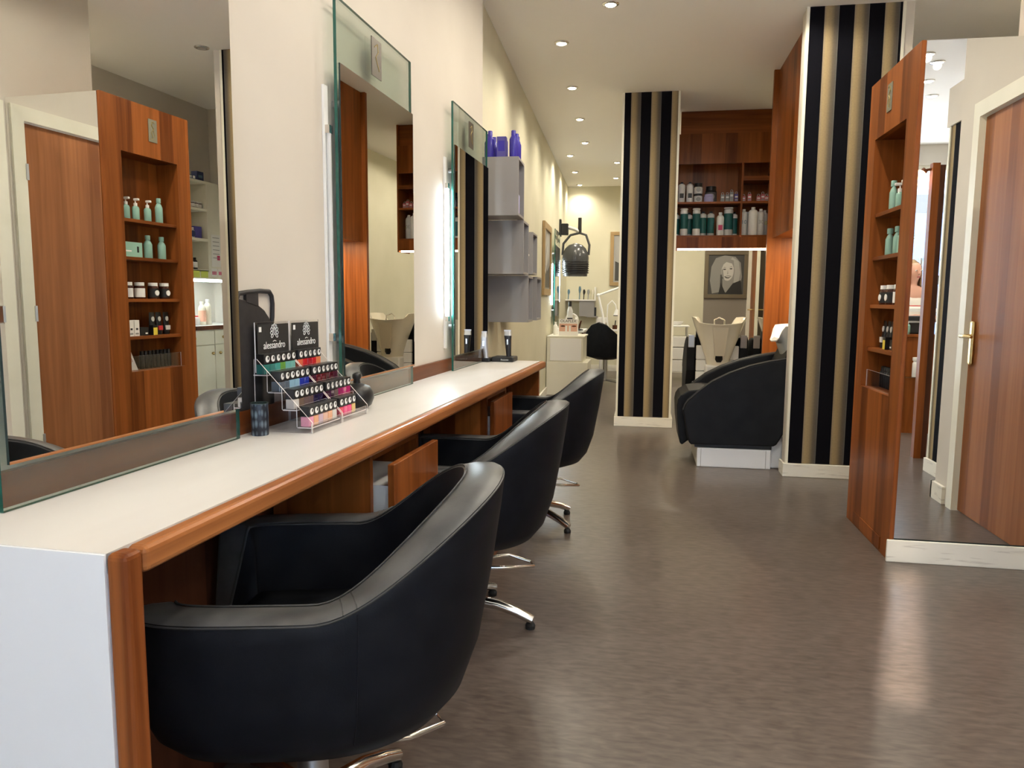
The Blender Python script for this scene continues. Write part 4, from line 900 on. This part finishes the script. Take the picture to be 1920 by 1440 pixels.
MB().loft([[(-.031, .0235, .112), (.074, .0235, .112), (.074, .029, .112), (-.031, .029, .112)], [(-.029, .0245, .124), (.077, .0245, .124), (.077, .030, .124), (-.029, .030, .124)]]).build('pink_edge', MT['paper_pink'], r)
MB().tube([(-.022, .004, .05), (.012, .0035, .05), (.022, .0105, .085), (-.012, .0105, .085)], .0012, 4, True).build('phone_drawing', MT['red'], r)
r = thing('clear_guard', 'clear acrylic strip guarding the bottom shelf of niche', 'shelf guard', (X0 + .024, YN, .7265))
mb = MB(); sheet(mb, 0, .003, .006, YF - YN - .006, 0, .085); mb.build('strip', ACR, r)

# ------------------------------------------------------------------ mixing alcove (seen in the first styling mirror)
r = thing('alcove_base_unit', 'cream base cupboards with round knobs under the mixing worktop', 'cupboard', (2.2, 5.0, 0))
B('carcass', MT['white_paint'], r, (.02, .52, 0, 1.58, .08, .868)); B('plinth', MT['white_paint'], r, (.06, .5, 0, 1.58, 0, .08))
for y0, y1 in ((.02, .42), (.425, .83), (.838, 1.2), (1.207, 1.56)):
    f1 = B('drawer_front', MT['white_paint'], r, (0, .019, y0, y1, .738, .862), bevel=0.003); f2 = B('cupboard_door', MT['white_paint'], r, (0, .019, y0, y1, .09, .732), bevel=0.003)
    ky = (y0 + y1) / 2 - .08
    MB().ball((-.016, ky, .80), .014).build('knob', MT['brass'], f1, smooth=60)
    MB().ball((-.016, y1 - .045 if y0 < .5 else y0 + .05, .66), .014).build('knob', MT['brass'], f2, smooth=60)
r = thing('alcove_worktop', 'brown edged worktop in the lit mixing alcove', 'worktop', (2.2, 5.0, 0))
B('slab', MT['laminate'], r, (0.0, .53, 0, 1.58, .872, .905)); B('edge', MT['dark_wood'], r, (-.022, 0, 0, 1.58, .870, .905), bevel=0.003)
r = thing('alcove_wall_unit', 'cream open shelves beside a tall panel with pinned notices', 'shelf unit', (2.2, 5.0, 0))
B('side_panel', MT['white_paint'], r, (0.02, .45, .0, .018, 1.31, 2.145)); B('back_panel', MT['white_paint'], r, (.43, .45, .018, .79, 1.31, 2.145))
for z in (2.145, 1.91, 1.656, 1.39): B('shelf', MT['white_paint'], r, (0.0, .43, .018, .79, z - .022, z))
B('lower_rail', MT['white_paint'], r, (0.0, .02, .018, .79, 1.312, 1.385)); B('base_board', MT['white_paint'], r, (0.02, .45, 0.018, .79, 1.312, 1.33))
B('cupboard', MT['white_paint'], r, (0.0, .45, .79, 1.35, 1.312, 2.145), bevel=0.003)
for y in (.57, .68): B('sticker', MT['sticker'], r, (-.0012, 0.0005, y, y + .095, 1.322, 1.378))
B('light_strip', MT['tube_on'], r, (.1, .16, .10, 1.25, 1.292, 1.311))
for y0, y1, z0, z1, kind in ((.83, .96, 1.42, 1.70, 0), (.82, .90, 1.335, 1.405, 1), (.91, .99, 1.335, 1.405, 1)):
    n_ = thing('notice', 'printed notice pinned on cream alcove cupboard' if kind == 0 else 'small card with red lipsticks on cream alcove cupboard', 'notice', (2.1985, 5.0, 0), group='notices in the alcove')
    B('sheet', MT['paper'], n_, (-.001, .0005, y0, y1, z0, z1))
    if kind == 0:
        for q in range(6): B('print_line', MT['print_gray'], n_, (-.0018, -.0008, y0 + .02, y1 - .02, z1 - .03 - q * .035, z1 - .024 - q * .035))
        B('print_block', MT['pink_label'], n_, (-.0018, -.0008, y0 + .075, y1 - .015, z0 + .06, z0 + .1))
    else:
        for q in range(3): B('print_block', MT['pink_label'], n_, (-.0018, -.0008, y0 + .012 + q * .02, y0 + .026 + q * .02, z0 + .015, z0 + .045))
for i in range(9):
    product('nav', mk_carton(.038, .05, .034, MT['navy'], [('print', MT['print_white'], -.4, .4, .2, .8)]), 'colour_box', 'navy hair colour box with white end in top alcove stack', 'box', (2.235, 5.44 + .042 * (i % 6) + .02 * (i // 6), 2.145 + .035 * (i // 6)), -PI / 2, 'navy boxes on the alcove shelves')
product('navb', mk_carton(.085, .06, .075, MT['navy'], [('print', MT['shutter'], -.3, .3, .3, .6)]), 'colour_box', 'larger navy carton at the end of the top alcove stack', 'box', (2.24, 5.735, 2.145), -PI / 2)
for i in range(6): product('tj', mk_jar(.021, .055, MT['amber'], MT['bottle_grey'], MT['paper']), 'small_jar', 'small labelled jar on the second alcove shelf', 'jar', (2.235, 5.50 + i * .048, 1.91), 0, 'small jars in the alcove')
product('wbk', mk_jar(.05, .085, MT['paper'], MT['paper'], None, MT['navy']), 'white_tub', 'white tub with dark print on the third alcove shelf', 'tub', (2.25, 5.60, 1.656), -PI / 2)
product('nvb', mk_carton(.09, .09, .10, MT['purple_card']), 'blue_carton', 'blue carton beside the white tub on third alcove shelf', 'carton', (2.27, 5.70, 1.656), -PI / 2)
for i in range(6): product('dkb', mk_bottle(.022, .10 + .0, MT['black'], MT['black'], MT['paper'], nr=.5), 'dark_bottle', 'small dark bottle with pale label on lowest alcove shelf', 'bottle', (2.235 + .05 * (i // 3), 5.55 + (i % 3) * .05, 1.39), 0, 'dark bottles in the alcove')
WI = [(5.50, 'teal and white pouch', .045, .20, MT['shutter'], MT['print_white'], MT['navy']), (5.555, 'pink bottle', .022, .15, MT['pink_card'], MT['white'], None), (5.625, 'clear water bottle with printed label', .035, .24, MT['bottle_grey'], MT['print_white'], MT['shop_blue']),
      (5.70, 'orange tube bottle', .026, .16, MT['paper_pink'], MT['red'], None), (5.77, 'white jar with red lid', .028, .085, MT['white'], MT['red'], None), (5.845, 'cream lotion bottle', .032, .21, MT['ivory'], MT['ivory'], MT['paper_pink']), (5.925, 'tall cream bottle', .032, .23, MT['ivory'], MT['white'], None)]
for i, (y, nm, R_, h_, bm_, cm, lm) in enumerate(WI):
    product(f'wi{i}', mk_bottle(R_, h_, bm_, cm, lm, nr=.45, ch=.12), 'worktop_bottle', f'{nm} on the lit alcove worktop', 'bottle', (2.33, y, .905))
r = thing('power_socket', 'yellowish socket plate on the lit alcove wall', 'socket', (2.748, 5.85, 1.12))
B('plate', MT['sticker'], r, (-.008, 0, -.05, .05, -.045, .045)); MB().cyl((-.012, 0, 0), (-.008, 0, 0), .022).build('insert', MT['ivory'], r)

# ------------------------------------------------------------------ far end: hood dryer, nail corner
r = thing('hood_dryer', 'dark grey hood dryer on a black wall arm', 'hood dryer', BP(6.70, 0.0, 0.07), -ANGB)
B('wall_plate', MT['black'], r, (0.0, .03, -.05, .05, 1.98, 2.22), bevel=0.006)
B('hinge', MT['black'], r, (.03, .13, -.05, .05, 2.0, 2.16), bevel=0.01)
MB().tube([(.11, 0, 2.11), (.22, 0, 2.08), (.28, 0, 2.05)], .025, 8).build('arm', MT['steel'], r)
MB().cyl((.29, 0, 2.03), (.29, 0, 2.24), .026).build('grip_post', MT['black'], r, smooth=40)
MB().tube([(.05, 0, 1.72), (.06, 0, 1.88), (.16, 0, 2.0), (.29, 0, 2.03), (.38, 0, 2.0), (.43, 0, 1.86), (.42, 0, 1.72)], .017, 8).build('bow', MT['dome'], r, smooth=60)
MB().lathe([(.17, -.26), (.185, -.10), (.19, .0), (.18, .06), (.15, .13), (.10, .18), (.03, .205), (.005, .206), (.005, .19), (.10, .16), (.16, .05), (.165, -.1), (.155, -.25)], (.235, 0, 1.68), 28).build('dome', MT['dome'], r, smooth=60)
for k in range(6): MB().lathe([(.183, -.05 - .03 * k), (.193, -.055 - .03 * k), (.193, -.065 - .03 * k), (.183, -.07 - .03 * k)], (.235, 0, 1.68), 28).build('rib', MT['black'], r, smooth=60)

r = thing('drawer_cabinet', 'white drawer cabinet under the far mirror', 'cabinet', (-1.14, 9.02, 0))
B('body', MT['white_paint'], r, (.0, .44, 0.01, .62, 0.04, .70)); B('top', MT['white_paint'], r, (-.0, .455, 0.0, .63, .70, .72), bevel=0.004); B('base', MT['white_paint'], r, (0, .50, -.02, .63, 0, .40), bevel=0.004)
for z0, z1 in ((.42, .69),): B('drawer_front', MT['white'], r, (.04, .42, -.008, 0.01, z0, z1), bevel=0.003)
r = thing('display_stand', 'white card display stand with face print and brand name', 'display stand', (-.90, 9.16, .72), 0)
B('card', MT['paper'], r, (-.11, .12, -.004, .004, 0, .20)); B('side_flap', MT['paper'], r, (-.11, -.10, 0, .09, 0, .17)); B('side_flap', MT['paper'], r, (.11, .12, 0, .09, 0, .17))
text('brand_name', 'OLAPLEX', .047, MT['print_black'], r, (.005, -.0046, .175), (PI / 2, 0, 0), .0003)
skp = mat('printed skin', (.68, .40, .29), .5)
B('face_print', skp, r, (-.105, .115, -.0048, -.004, .05, .145))
for x in (-.06, .075): MB().prism([(x + .03 * a, .115 + .009 * b) for a, b in CIRC], 'y', -.0056, -.0046).build('eye_print', MT['dark_wood'], r)
for x in (-.02, .025): B('bottle_print', MT['paper'], r, (x - .012, x + .012, -.006, -.0046, .005, .12))
for x, y, h_, R_, lab in ((-1.07, 9.30, .16, .026, 'white bottle behind the card stand on drawer cabinet'), (-1.06, 9.42, .10, .03, 'short white bottle beside the wall on drawer cabinet')):
    product('wb' + str(h_), mk_bottle(R_, h_, MT['white'], MT['white'], None), 'white_bottle', lab, 'bottle', (x, y, .72))
product('tall_blk', mk_bottle(.035, .42, MT['bottle_grey'], MT['black'], MT['black'], nr=.5, lz=(.2, .5)), 'spray_bottle', 'tall spray can with black label band below hood dryer', 'bottle', (-.905, 9.45, .72))

nd = thing('nail_desk', 'wooden nail desk with white top piled with utensils', 'desk', (-.87, 10.12, 0))
B('top', MT['white'], nd, (-.22, .10, -.1, .62, .72, .75), bevel=0.004); B('side_panel', MT['dark_wood'], nd, (.07, .095, -.08, .6, 0, .72)); B('side_panel', MT['white'], nd, (-.21, .05, -.09, -.07, 0, .72))
B('towel_roll', MT['paper'], nd, (.0, .2, -.06, .12, .751, .80), bevel=0.02) if False else None
for i, (x, y, w_, d_, h_, m_, nm) in enumerate(((-.09, .05, .18, .12, .03, MT['white'], 'white folded towel on the nail desk'), (-.08, .08, .13, .09, .03, MT['red'], 'red folded cloth on top of the white towel'))):
    q = thing('folded_towel', nm, 'towel', (-.86 + x, 10.1 + y, .75 + .031 * i)); B('cloth', m_, q, (-w_ / 2, w_ / 2, -d_ / 2, d_ / 2, 0, h_), bevel=0.01)
q = thing('nail_drill', 'dark hand tool standing in its rest on nail desk', 'tool', (-.83, 10.06, .75))
MB().lathe([(.005, 0), (.05, 0), (.05, .012), (.015, .02), (.005, .02)], n=18).build('foot', MT['black'], q, smooth=45); MB().tube([(-.01, 0, .015), (.0, 0, .07), (.02, 0, .13)], [.012, .014, .009], 8).build('handpiece', MT['dark_wood'], q, smooth=60)
q = thing('desk_mirror', 'white round desk mirror on the nail desk', 'mirror', (-.96, 10.3, .75))
MB().tube([(.085 * a, 0, .13 + .085 * b) for a, b in CIRC], .010, 8, True).build('ring', MT['white'], q, smooth=60); MB().prism([(.08 * a, .13 + .08 * b) for a, b in CIRC], 'y', -.002, .002).build('glass', MT['silver'], q); MB().lathe([(.005, 0), (.05, 0), (.05, .01), (.012, .02), (.010, .045), (.005, .045)], n=16).build('foot', MT['white'], q, smooth=45)

q = thing('wall_shelf', 'white wall shelf with brush holder frame on the back wall', 'shelf', (-1.07, 12.299, 1.145))
B('board', MT['white'], q, (-.22, .32, -.20, 0, 0, .02)); B('end_frame', MT['white'], q, (.30, .32, -.20, 0, .02, .22)); B('lower_box', MT['grey_lam'], q, (.06, .30, -.18, -.002, -.25, -.001))
for i, (x, m_, lab) in enumerate(((-.13, MT['shutter'], 'pale blue hair brush standing on the wall shelf'), (0.05, MT['shutter'], 'light blue comb standing on the wall shelf'), (.12, MT['black'], 'black brush standing on the wall shelf'), (.19, MT['print_gray'], 'grey brush standing on the wall shelf'), (.26, MT['ivory'], 'cream brush standing on the wall shelf'))):
    b_ = thing('hair_brush', lab, 'brush', (-1.07 + x, 12.2, 1.165)); hh = .21 if i == 1 else .16
    MB().tube([(0, 0, 0), (.004, 0, hh * .5)], .008, 8).build('handle', m_, b_, smooth=60); MB().tube([(.004, 0, hh * .5), (.008, 0, hh * .75), (.006, 0, hh)], [.012, .022, .014], 8).build('bristles', m_, b_, smooth=60)
q = thing('wall_phone', 'black telephone box beside the desk lamp', 'telephone', (-.80, 12.12, .90)); B('body', MT['black'], q, (-.06, .06, 0, .1, 0, .14), bevel=0.006); B('shelf_bracket', MT['grey_lam'], q, (-.1, .08, .0, .178, -.02, -.001))
q = thing('wall_switch', 'white double switch plate below the black telephone', 'switch', (-.66, 12.299, .83)); B('plate', MT['white'], q, (-.09, .09, -.012, 0, -.05, .05), bevel=0.004)
for x in (-.045, .045): B('rocker', MT['white'], q, (x - .035, x + .035, -.018, -.012, -.035, .035), bevel=0.003)

t2 = thing('manicure_table', 'white manicure table carrying the articulated lamp', 'table', (-.38, 11.3, 0))
B('top', MT['white'], t2, (-.26, .32, -.2, .2, .70, .73), bevel=0.004)
for x in (-.22, .28):
    for y in (-.16, .16): MB().cyl((x, y, 0), (x, y, .70), .02).build('leg', MT['white'], t2)
q = thing('desk_lamp', 'white articulated desk lamp clamped to manicure table', 'desk lamp', (-.56, 11.3, .73))
B('clamp', MT['white'], q, (-.03, .03, -.03, .03, 0, .05)); MB().tube([(0, 0, .05), (-.03, 0, .22), (-.10, 0, .50)], .016, 8).build('lower_arm', MT['white'], q); MB().tube([(-.10, 0, .50), (.12, 0, .58), (.40, 0, .68)], .016, 8).build('upper_arm', MT['white'], q); MB().ball((-.10, 0, .50), .026).build('joint', MT['white'], q, smooth=60)
MB().lathe([(.01, .06), (.05, .05), (.10, .0), (.09, .0), (.01, .04)], (.45, 0, .64), 18).build('shade', MT['white'], q, smooth=50)
q = thing('gooseneck_lamp', 'small white gooseneck lamp with black rimmed head', 'desk lamp', (-.50, 11.22, .73))
MB().lathe([(.005, 0), (.04, 0), (.04, .012), (.005, .015)], n=16).build('foot', MT['white'], q, smooth=45); MB().tube([(0, 0, .01), (-.02, 0, .2), (-.01, 0, .36), (.05, 0, .42), (.10, 0, .36), (.115, 0, .28)], .009, 8).build('neck', MT['white'], q, smooth=60)
MB().lathe([(.018, .0), (.03, -.04), (.045, -.085), (.04, -.085), (.005, -.02)], (.117, 0, .29), 18).build('head', MT['white'], q, smooth=50); MB().lathe([(.04, -.083), (.046, -.085), (.046, -.097), (.038, -.097)], (.117, 0, .29), 18).build('head_rim', MT['black'], q)
product('tools', lambda q: (MB().lathe([(.01, 0), (.035, 0), (.035, .06), (.03, .06), (.03, .01), (.01, .01)], n=16).build('pot', MT['dark_wood'], q), MB().tube([(0, 0, .02), (.01, 0, .13)], .008).build('brush', MT['black'], q)), 'brush_pot', 'small wooden brush pot on manicure table', 'pot', (-.40, 11.15, .73))
product('pinkb', mk_bottle(.035, .23, MT['pink_card'], MT['pink_card'], None, nr=.6), 'pink_bottle', 'pink bottle on the manicure table', 'bottle', (-.19, 11.2, .73))
def tub_stool(label, loc, rz):
    r = thing('nail_chair', label, 'chair', loc, rz, 'black nail desk chairs')
    rg = lambda sx, sy, z, s: [(sx * a, sy * b, z + s * max(0, b) ** 2) for a, b in CIRC]
    MB().loft([rg(.12, .12, .36, 0), rg(.26, .25, .40, 0), rg(.29, .28, .52, .05), rg(.28, .29, .62, .24), rg(.25, .26, .63, .24), rg(.22, .22, .50, .05), rg(.05, .05, .48, 0)]).build('shell', MT['leather'], r, smooth=60)
    MB().cyl((0, 0, .06), (0, 0, .37), .03).build('column', MT['steel'], r, smooth=40)
    for k in range(5):
        a = 2 * PI * k / 5 + .3; leg = MB().tube([(.02 * math.cos(a), .02 * math.sin(a), .085), (.26 * math.cos(a), .26 * math.sin(a), .06)], [.018, .012], 8).build('leg', MT['steel'], r)
        MB().cyl((.26 * math.cos(a), .26 * math.sin(a) - .015, .027), (.26 * math.cos(a), .26 * math.sin(a) + .015, .027), .027).build('caster', MT['rubber'], leg)
tub_stool('black tub chair turned to the nail desk', (-.48, 10.15, 0), PI * .9)
tub_stool('black tub chair beside the manicure table, half behind striped pillar', (-.05, 10.72, 0), PI)

# ------------------------------------------------------------------ reception and street (seen in the cabinet mirror)
r = thing('wood_screen', 'wooden post screen standing at the reception entrance', 'screen', (2.015, 1.0, 0))
B('board', MT['wood'], r, (0, .05, 0, .06, .0, 2.145)); B('dark_board', MT['dark_wood'], r, (.05, .085, 0.002, .06, .0, 2.13))
r = thing('reception_desk', 'cherry reception desk with glass shelf on its front', 'desk', (2.15, -.75, 0))
B('front_panel', MT['wood'], r, (0, 1.5, .63, .66, 0, .855)); B('side_panel', MT['wood'], r, (0, .03, 0, .63, 0, .855)); B('top', MT['wood'], r, (-.01, 1.5, .40, .68, .855, .875)); B('upper_stand', MT['white'], r, (.06, 1.5, .10, .40, 1.07, 1.10)); B('upper_side', MT['white'], r, (.06, .09, .10, .40, .0, 1.07)); B('glass_shelf', MT['pane'], r, (.1, .5, .661, .76, .50, .508))
q = thing('printer', 'black office printer under the raised desk top', 'printer', (2.36, -.30, .875)); B('body', MT['black'], q, (-.12, .16, -.08, .10, 0, .16), bevel=0.01); B('tray', MT['print_gray'], q, (-.1, .14, .10, .13, .10, .115))
product('mintsmall', mk_bottle(.025, .11, MT['mint'], MT['bottle_grey'], None), 'small_bottle', 'small green bottle in front of the printer', 'bottle', (2.30, -.13, .875))
product('whtube', mk_bottle(.028, .17, MT['white'], MT['white'], None, nr=.9), 'white_tube', 'white bottle on the glass shelf of reception desk', 'bottle', (2.36, -.035, .508))
q = thing('paper_pile', 'pile of papers with red folder on the raised desk', 'papers', (2.42, -.52, 1.10)); B('papers', MT['paper'], q, (-.16, .16, -.10, .10, 0, .02)); B('folder', MT['red'], q, (-.05, .16, .0, .102, .02, .028)); B('phone', MT['black'], q, (-.15, -.04, -.05, .05, .02, .035))
# shop spotlight, shelf with canisters and plant by the window
q = thing('shop_spotlight', 'lit warm spotlight clamped to the wooden post screen', 'spotlight', (1.965, 1.03, 2.03))
MB().tube([(.05, 0, .075), (.02, 0, .07), (-.005, 0, .06)], .010, 8).build('clamp_arm', MT['dark_wood'], q); MB().tube([(.01, 0, .07), (-.02, 0, .045)], [.022, .024], 12).build('housing', MT['dark_wood'], q); MB().tube([(-.015, 0, .05), (-.06, .02, -.01)], [.03, .046], 18).build('shade', MT['lamp_shade'], q, smooth=50)
q = thing('window_shelf', 'glass shelf rack with grey canisters by the window', 'shelf', (3.15, -1.6, 0))
for z in (.93, 1.60): B('glass_shelf', MT['pane'], q, (-.3, .4, -.15, .15, z, z + .012))
for x in (-.28, .38): MB().cyl((x, 0, 0), (x, 0, 1.62), .012).build('post', MT['steel'], q)
for x, z, hh, lab in ((-.17, .942, .50, 'tall grey canister on the lower window shelf'), (-.02, 1.612, .60, 'tall grey canister on the upper window shelf')): product('can' + str(hh), mk_bottle(.07, hh, MT['grey_lam'], MT['grey_dark'], None, nr=.9, ch=.2, sh=.02), 'canister', lab, 'canister', (3.15 + x, -1.6, z))
q = thing('branch_plant', 'leafy branch in a vase by the shop window', 'plant', (2.82, -2.1, 0))
MB().lathe([(.02, 0), (.10, 0), (.12, .5), (.06, .9), (.05, 1.2), (.04, 1.2), (.02, .8)], n=18).build('vase', MT['black'], q, smooth=50)
MB().tube([(0, 0, 1.0), (.03, 0, 1.5), (.10, 0, 2.0)], [.01, .008, .004], 6).build('stem', MT['leaf'], q)
lf = MB()
for i in range(36):
    u = random.random(); a = random.uniform(0, 6.28); z = 1.25 + .75 * u; c0 = Vector((.03 + .09 * u, 0, z)); d0 = Vector((math.cos(a), math.sin(a) * .6, .6)).normalized() * random.uniform(.07, .12) * (1.2 - u * .6); e0 = d0.cross(Vector((0, 0, 1))).normalized() * .018
    lf.add([c0, c0 + d0 * .5 + e0, c0 + d0, c0 + d0 * .5 - e0], [(0, 1, 2, 3)])
lf = lf.build('leaves', MT['leaf'], q); lf['kind'] = 'stuff'

# person behind the reception desk
def skin_body(name, joints, edges, m, parent, sub=2):
    me = bpy.data.meshes.new(name); me.from_pydata([j[0] for j in joints], edges, []); me.materials.append(m)
    o = bpy.data.objects.new(name, me); COL.objects.link(o); o.parent = parent
    sk = o.modifiers.new('skin', 'SKIN'); sk.use_smooth_shade = True
    lay = me.skin_vertices[0] if me.skin_vertices else None
    if lay is None:
        bm = bmesh.new(); bm.from_mesh(me); bm.verts.layers.skin.verify(); bm.to_mesh(me); bm.free(); lay = me.skin_vertices[0]
    for i, j in enumerate(joints):
        rr = j[1] if isinstance(j[1], tuple) else (j[1], j[1]); lay.data[i].radius = rr; lay.data[i].use_root = (i == 0)
    sb = o.modifiers.new('sub', 'SUBSURF'); sb.levels = sub; sb.render_levels = sub
    return o
pr = thing('person', 'person with light hair in a cream top standing behind the reception desk', 'person', (2.60, -1.02, 0), math.radians(-20 + 180))
J = [((0, 0, .86), (.145, .095)), ((0, 0, 1.0), (.13, .09)), ((0, 0, 1.16), (.15, .10)), ((0, 0, 1.265), (.12, .07)), ((0, -.005, 1.315), .048), ((0, -.012, 1.37), .05), ((0, -.02, 1.43), (.072, .088)), ((0, -.012, 1.50), (.072, .088)), ((0, 0, 1.545), (.045, .055))]
E_ = [(i, i + 1) for i in range(8)]
for s_ in (-1, 1):
    k = len(J); J += [((s_ * .15, 0, 1.255), .052), ((s_ * .19, .01, 1.12), .043), ((s_ * .20, -.01, 1.0), .038), ((s_ * .17, -.14, .99), .033), ((s_ * .14, -.24, 1.02), .026), ((s_ * .13, -.29, 1.02), (.036, .016))]
    E_ += [(3, k), (k, k + 1), (k + 1, k + 2), (k + 2, k + 3), (k + 3, k + 4), (k + 4, k + 5)]
    for q_ in range(4):
        n_ = len(J); u = (-1.5 + q_) * .017; J += [((s_ * .13 + u, -.32, 1.02), .008), ((s_ * .13 + u, -.355 + abs(q_ - 1.5) * .008, 1.015), .007), ((s_ * .13 + u, -.385 + abs(q_ - 1.5) * .010, 1.0), .006)]; E_ += [(k + 5, n_), (n_, n_ + 1), (n_ + 1, n_ + 2)]
    n_ = len(J); J += [((s_ * .10, -.29, 1.03), .010), ((s_ * .085, -.325, 1.02), .008)]; E_ += [(k + 4, n_), (n_, n_ + 1)]
    n_ = len(J); J += [((s_ * .085, 0, .78), .085), ((s_ * .085, -.01, .47), .055), ((s_ * .085, .01, .28), .05), ((s_ * .085, .02, .09), .035), ((s_ * .085, -.10, .03), (.035, .028))]; E_ += [(0, n_), (n_, n_ + 1), (n_ + 1, n_ + 2), (n_ + 2, n_ + 3), (n_ + 3, n_ + 4)]
skin_body('body', J, E_, MT['skin'], pr)
TJ = [((0, 0, .78), (.185, .13)), ((0, 0, 1.0), (.155, .11)), ((0, 0, 1.15), (.168, .118)), ((0, .008, 1.255), (.13, .072)), ((-.155, .006, 1.24), .062), ((-.192, .012, 1.15), .056), ((.155, .006, 1.24), .062), ((.192, .012, 1.15), .056)]
skin_body('top', TJ, [(0, 1), (1, 2), (2, 3), (3, 4), (4, 5), (3, 6), (6, 7)], MT['blouse'], pr)
LJ = [((0, 0, .86), (.17, .115))]; LE = []
for s_ in (-1, 1):
    n_ = len(LJ); LJ += [((s_ * .085, 0, .78), .10), ((s_ * .085, -.01, .47), .07), ((s_ * .085, .015, .10), .055)]; LE += [(0, n_), (n_, n_ + 1), (n_ + 1, n_ + 2)]
skin_body('trousers', LJ, LE, MT['trousers'], pr)
hr = MB()
rings = []
for k in range(9):
    v = k / 8; z = 1.575 - .27 * v; sx = .088 * math.sin(min(1, v * 2.6 + .12) * PI / 2) + .012 * v; sy = .10 * math.sin(min(1, v * 2.6 + .12) * PI / 2)
    rings.append([(sx * math.cos(a), .012 + sy * math.sin(a), z) for a in [math.radians(-50 + 280 * i / 22) for i in range(23)]] if v > .2 else [(sx * math.cos(a), .005 + sy * math.sin(a), z) for a in [math.radians(-89 + 358 * i / 22) for i in range(23)]])
o = hr.loft(rings, True, False, closed=False).build('hair', MT['hair'], pr, smooth=60); so = o.modifiers.new('solid', 'SOLIDIFY'); so.thickness = .014
for s_ in (-1, 1):
    MB().ball((s_ * .028, -.095, 1.462), .011, .008, .007).build('eye', MT['white'], pr, smooth=60); MB().ball((s_ * .028, -.102, 1.462), .005, .003, .005).build('iris', MT['dark_wood'], pr, smooth=60); MB().ball((s_ * .075, .0, 1.45), .010, .016, .028).build('ear', MT['skin'], pr, smooth=60)
MB().loft([[(-.006, -.098, 1.47), (.006, -.098, 1.47), (0, -.09, 1.475)], [(-.013, -.105, 1.43), (.013, -.105, 1.43), (0, -.09, 1.425)], [(-.006, -.118, 1.432), (.006, -.118, 1.432), (0, -.10, 1.424)]]).build('nose', MT['skin'], pr, smooth=60)
MB().ball((0, -.10, 1.400), .022, .008, .006).build('mouth', mat('lips', (.45, .12, .11), .4), pr, smooth=60)

# street
o = struct('pavement', MT['pavement'], (-14, 16, -16, -2.8, -.25, -.02), label='grey street pavement outside the shop window')
def building(label, x0, x1):
    r = thing('street_building', label, 'building', (0, -9.0, -.02))
    B('facade', MT['plaster'], r, (x0, x1, -.4, 0, 0, 7.2))
    return r
b1 = building('unseen pale house across the street beside the narrow gap added for sun', -12, -3.30)  # unseen house blocks sun; gap beside it is shaped for the streak
b2 = building('pale house with light blue shutters and blue shop front across street', -2.70, 14)
for x in (2.4, 4.3, 6.2, 8.1):
    wv = B('window', MT['window_pane'], b2, (x, x + .9, .02, .03, 3.9, 5.6))
    for sx in (x - .46, x + .9): B('shutter', MT['shutter'], b2, (sx, sx + .46, 0.0, .05, 3.9, 5.6))
    B('railing', MT['shutter'], b2, (x - .1, x + 1.0, .15, .17, 3.8, 4.5))
sf = B('shop_front', MT['shop_blue'], b2, (2.6, 7.5, 0.0, .12, 0.5, 2.9)); B('awning_band', MT['print_black'], b2, (2.6, 7.5, .0, .10, 2.9, 3.25))
text('shop_sign', 'bain', .42, MT['print_white'], sf, (4.45, .14, 2.72), (PI / 2, 0, PI), .005)
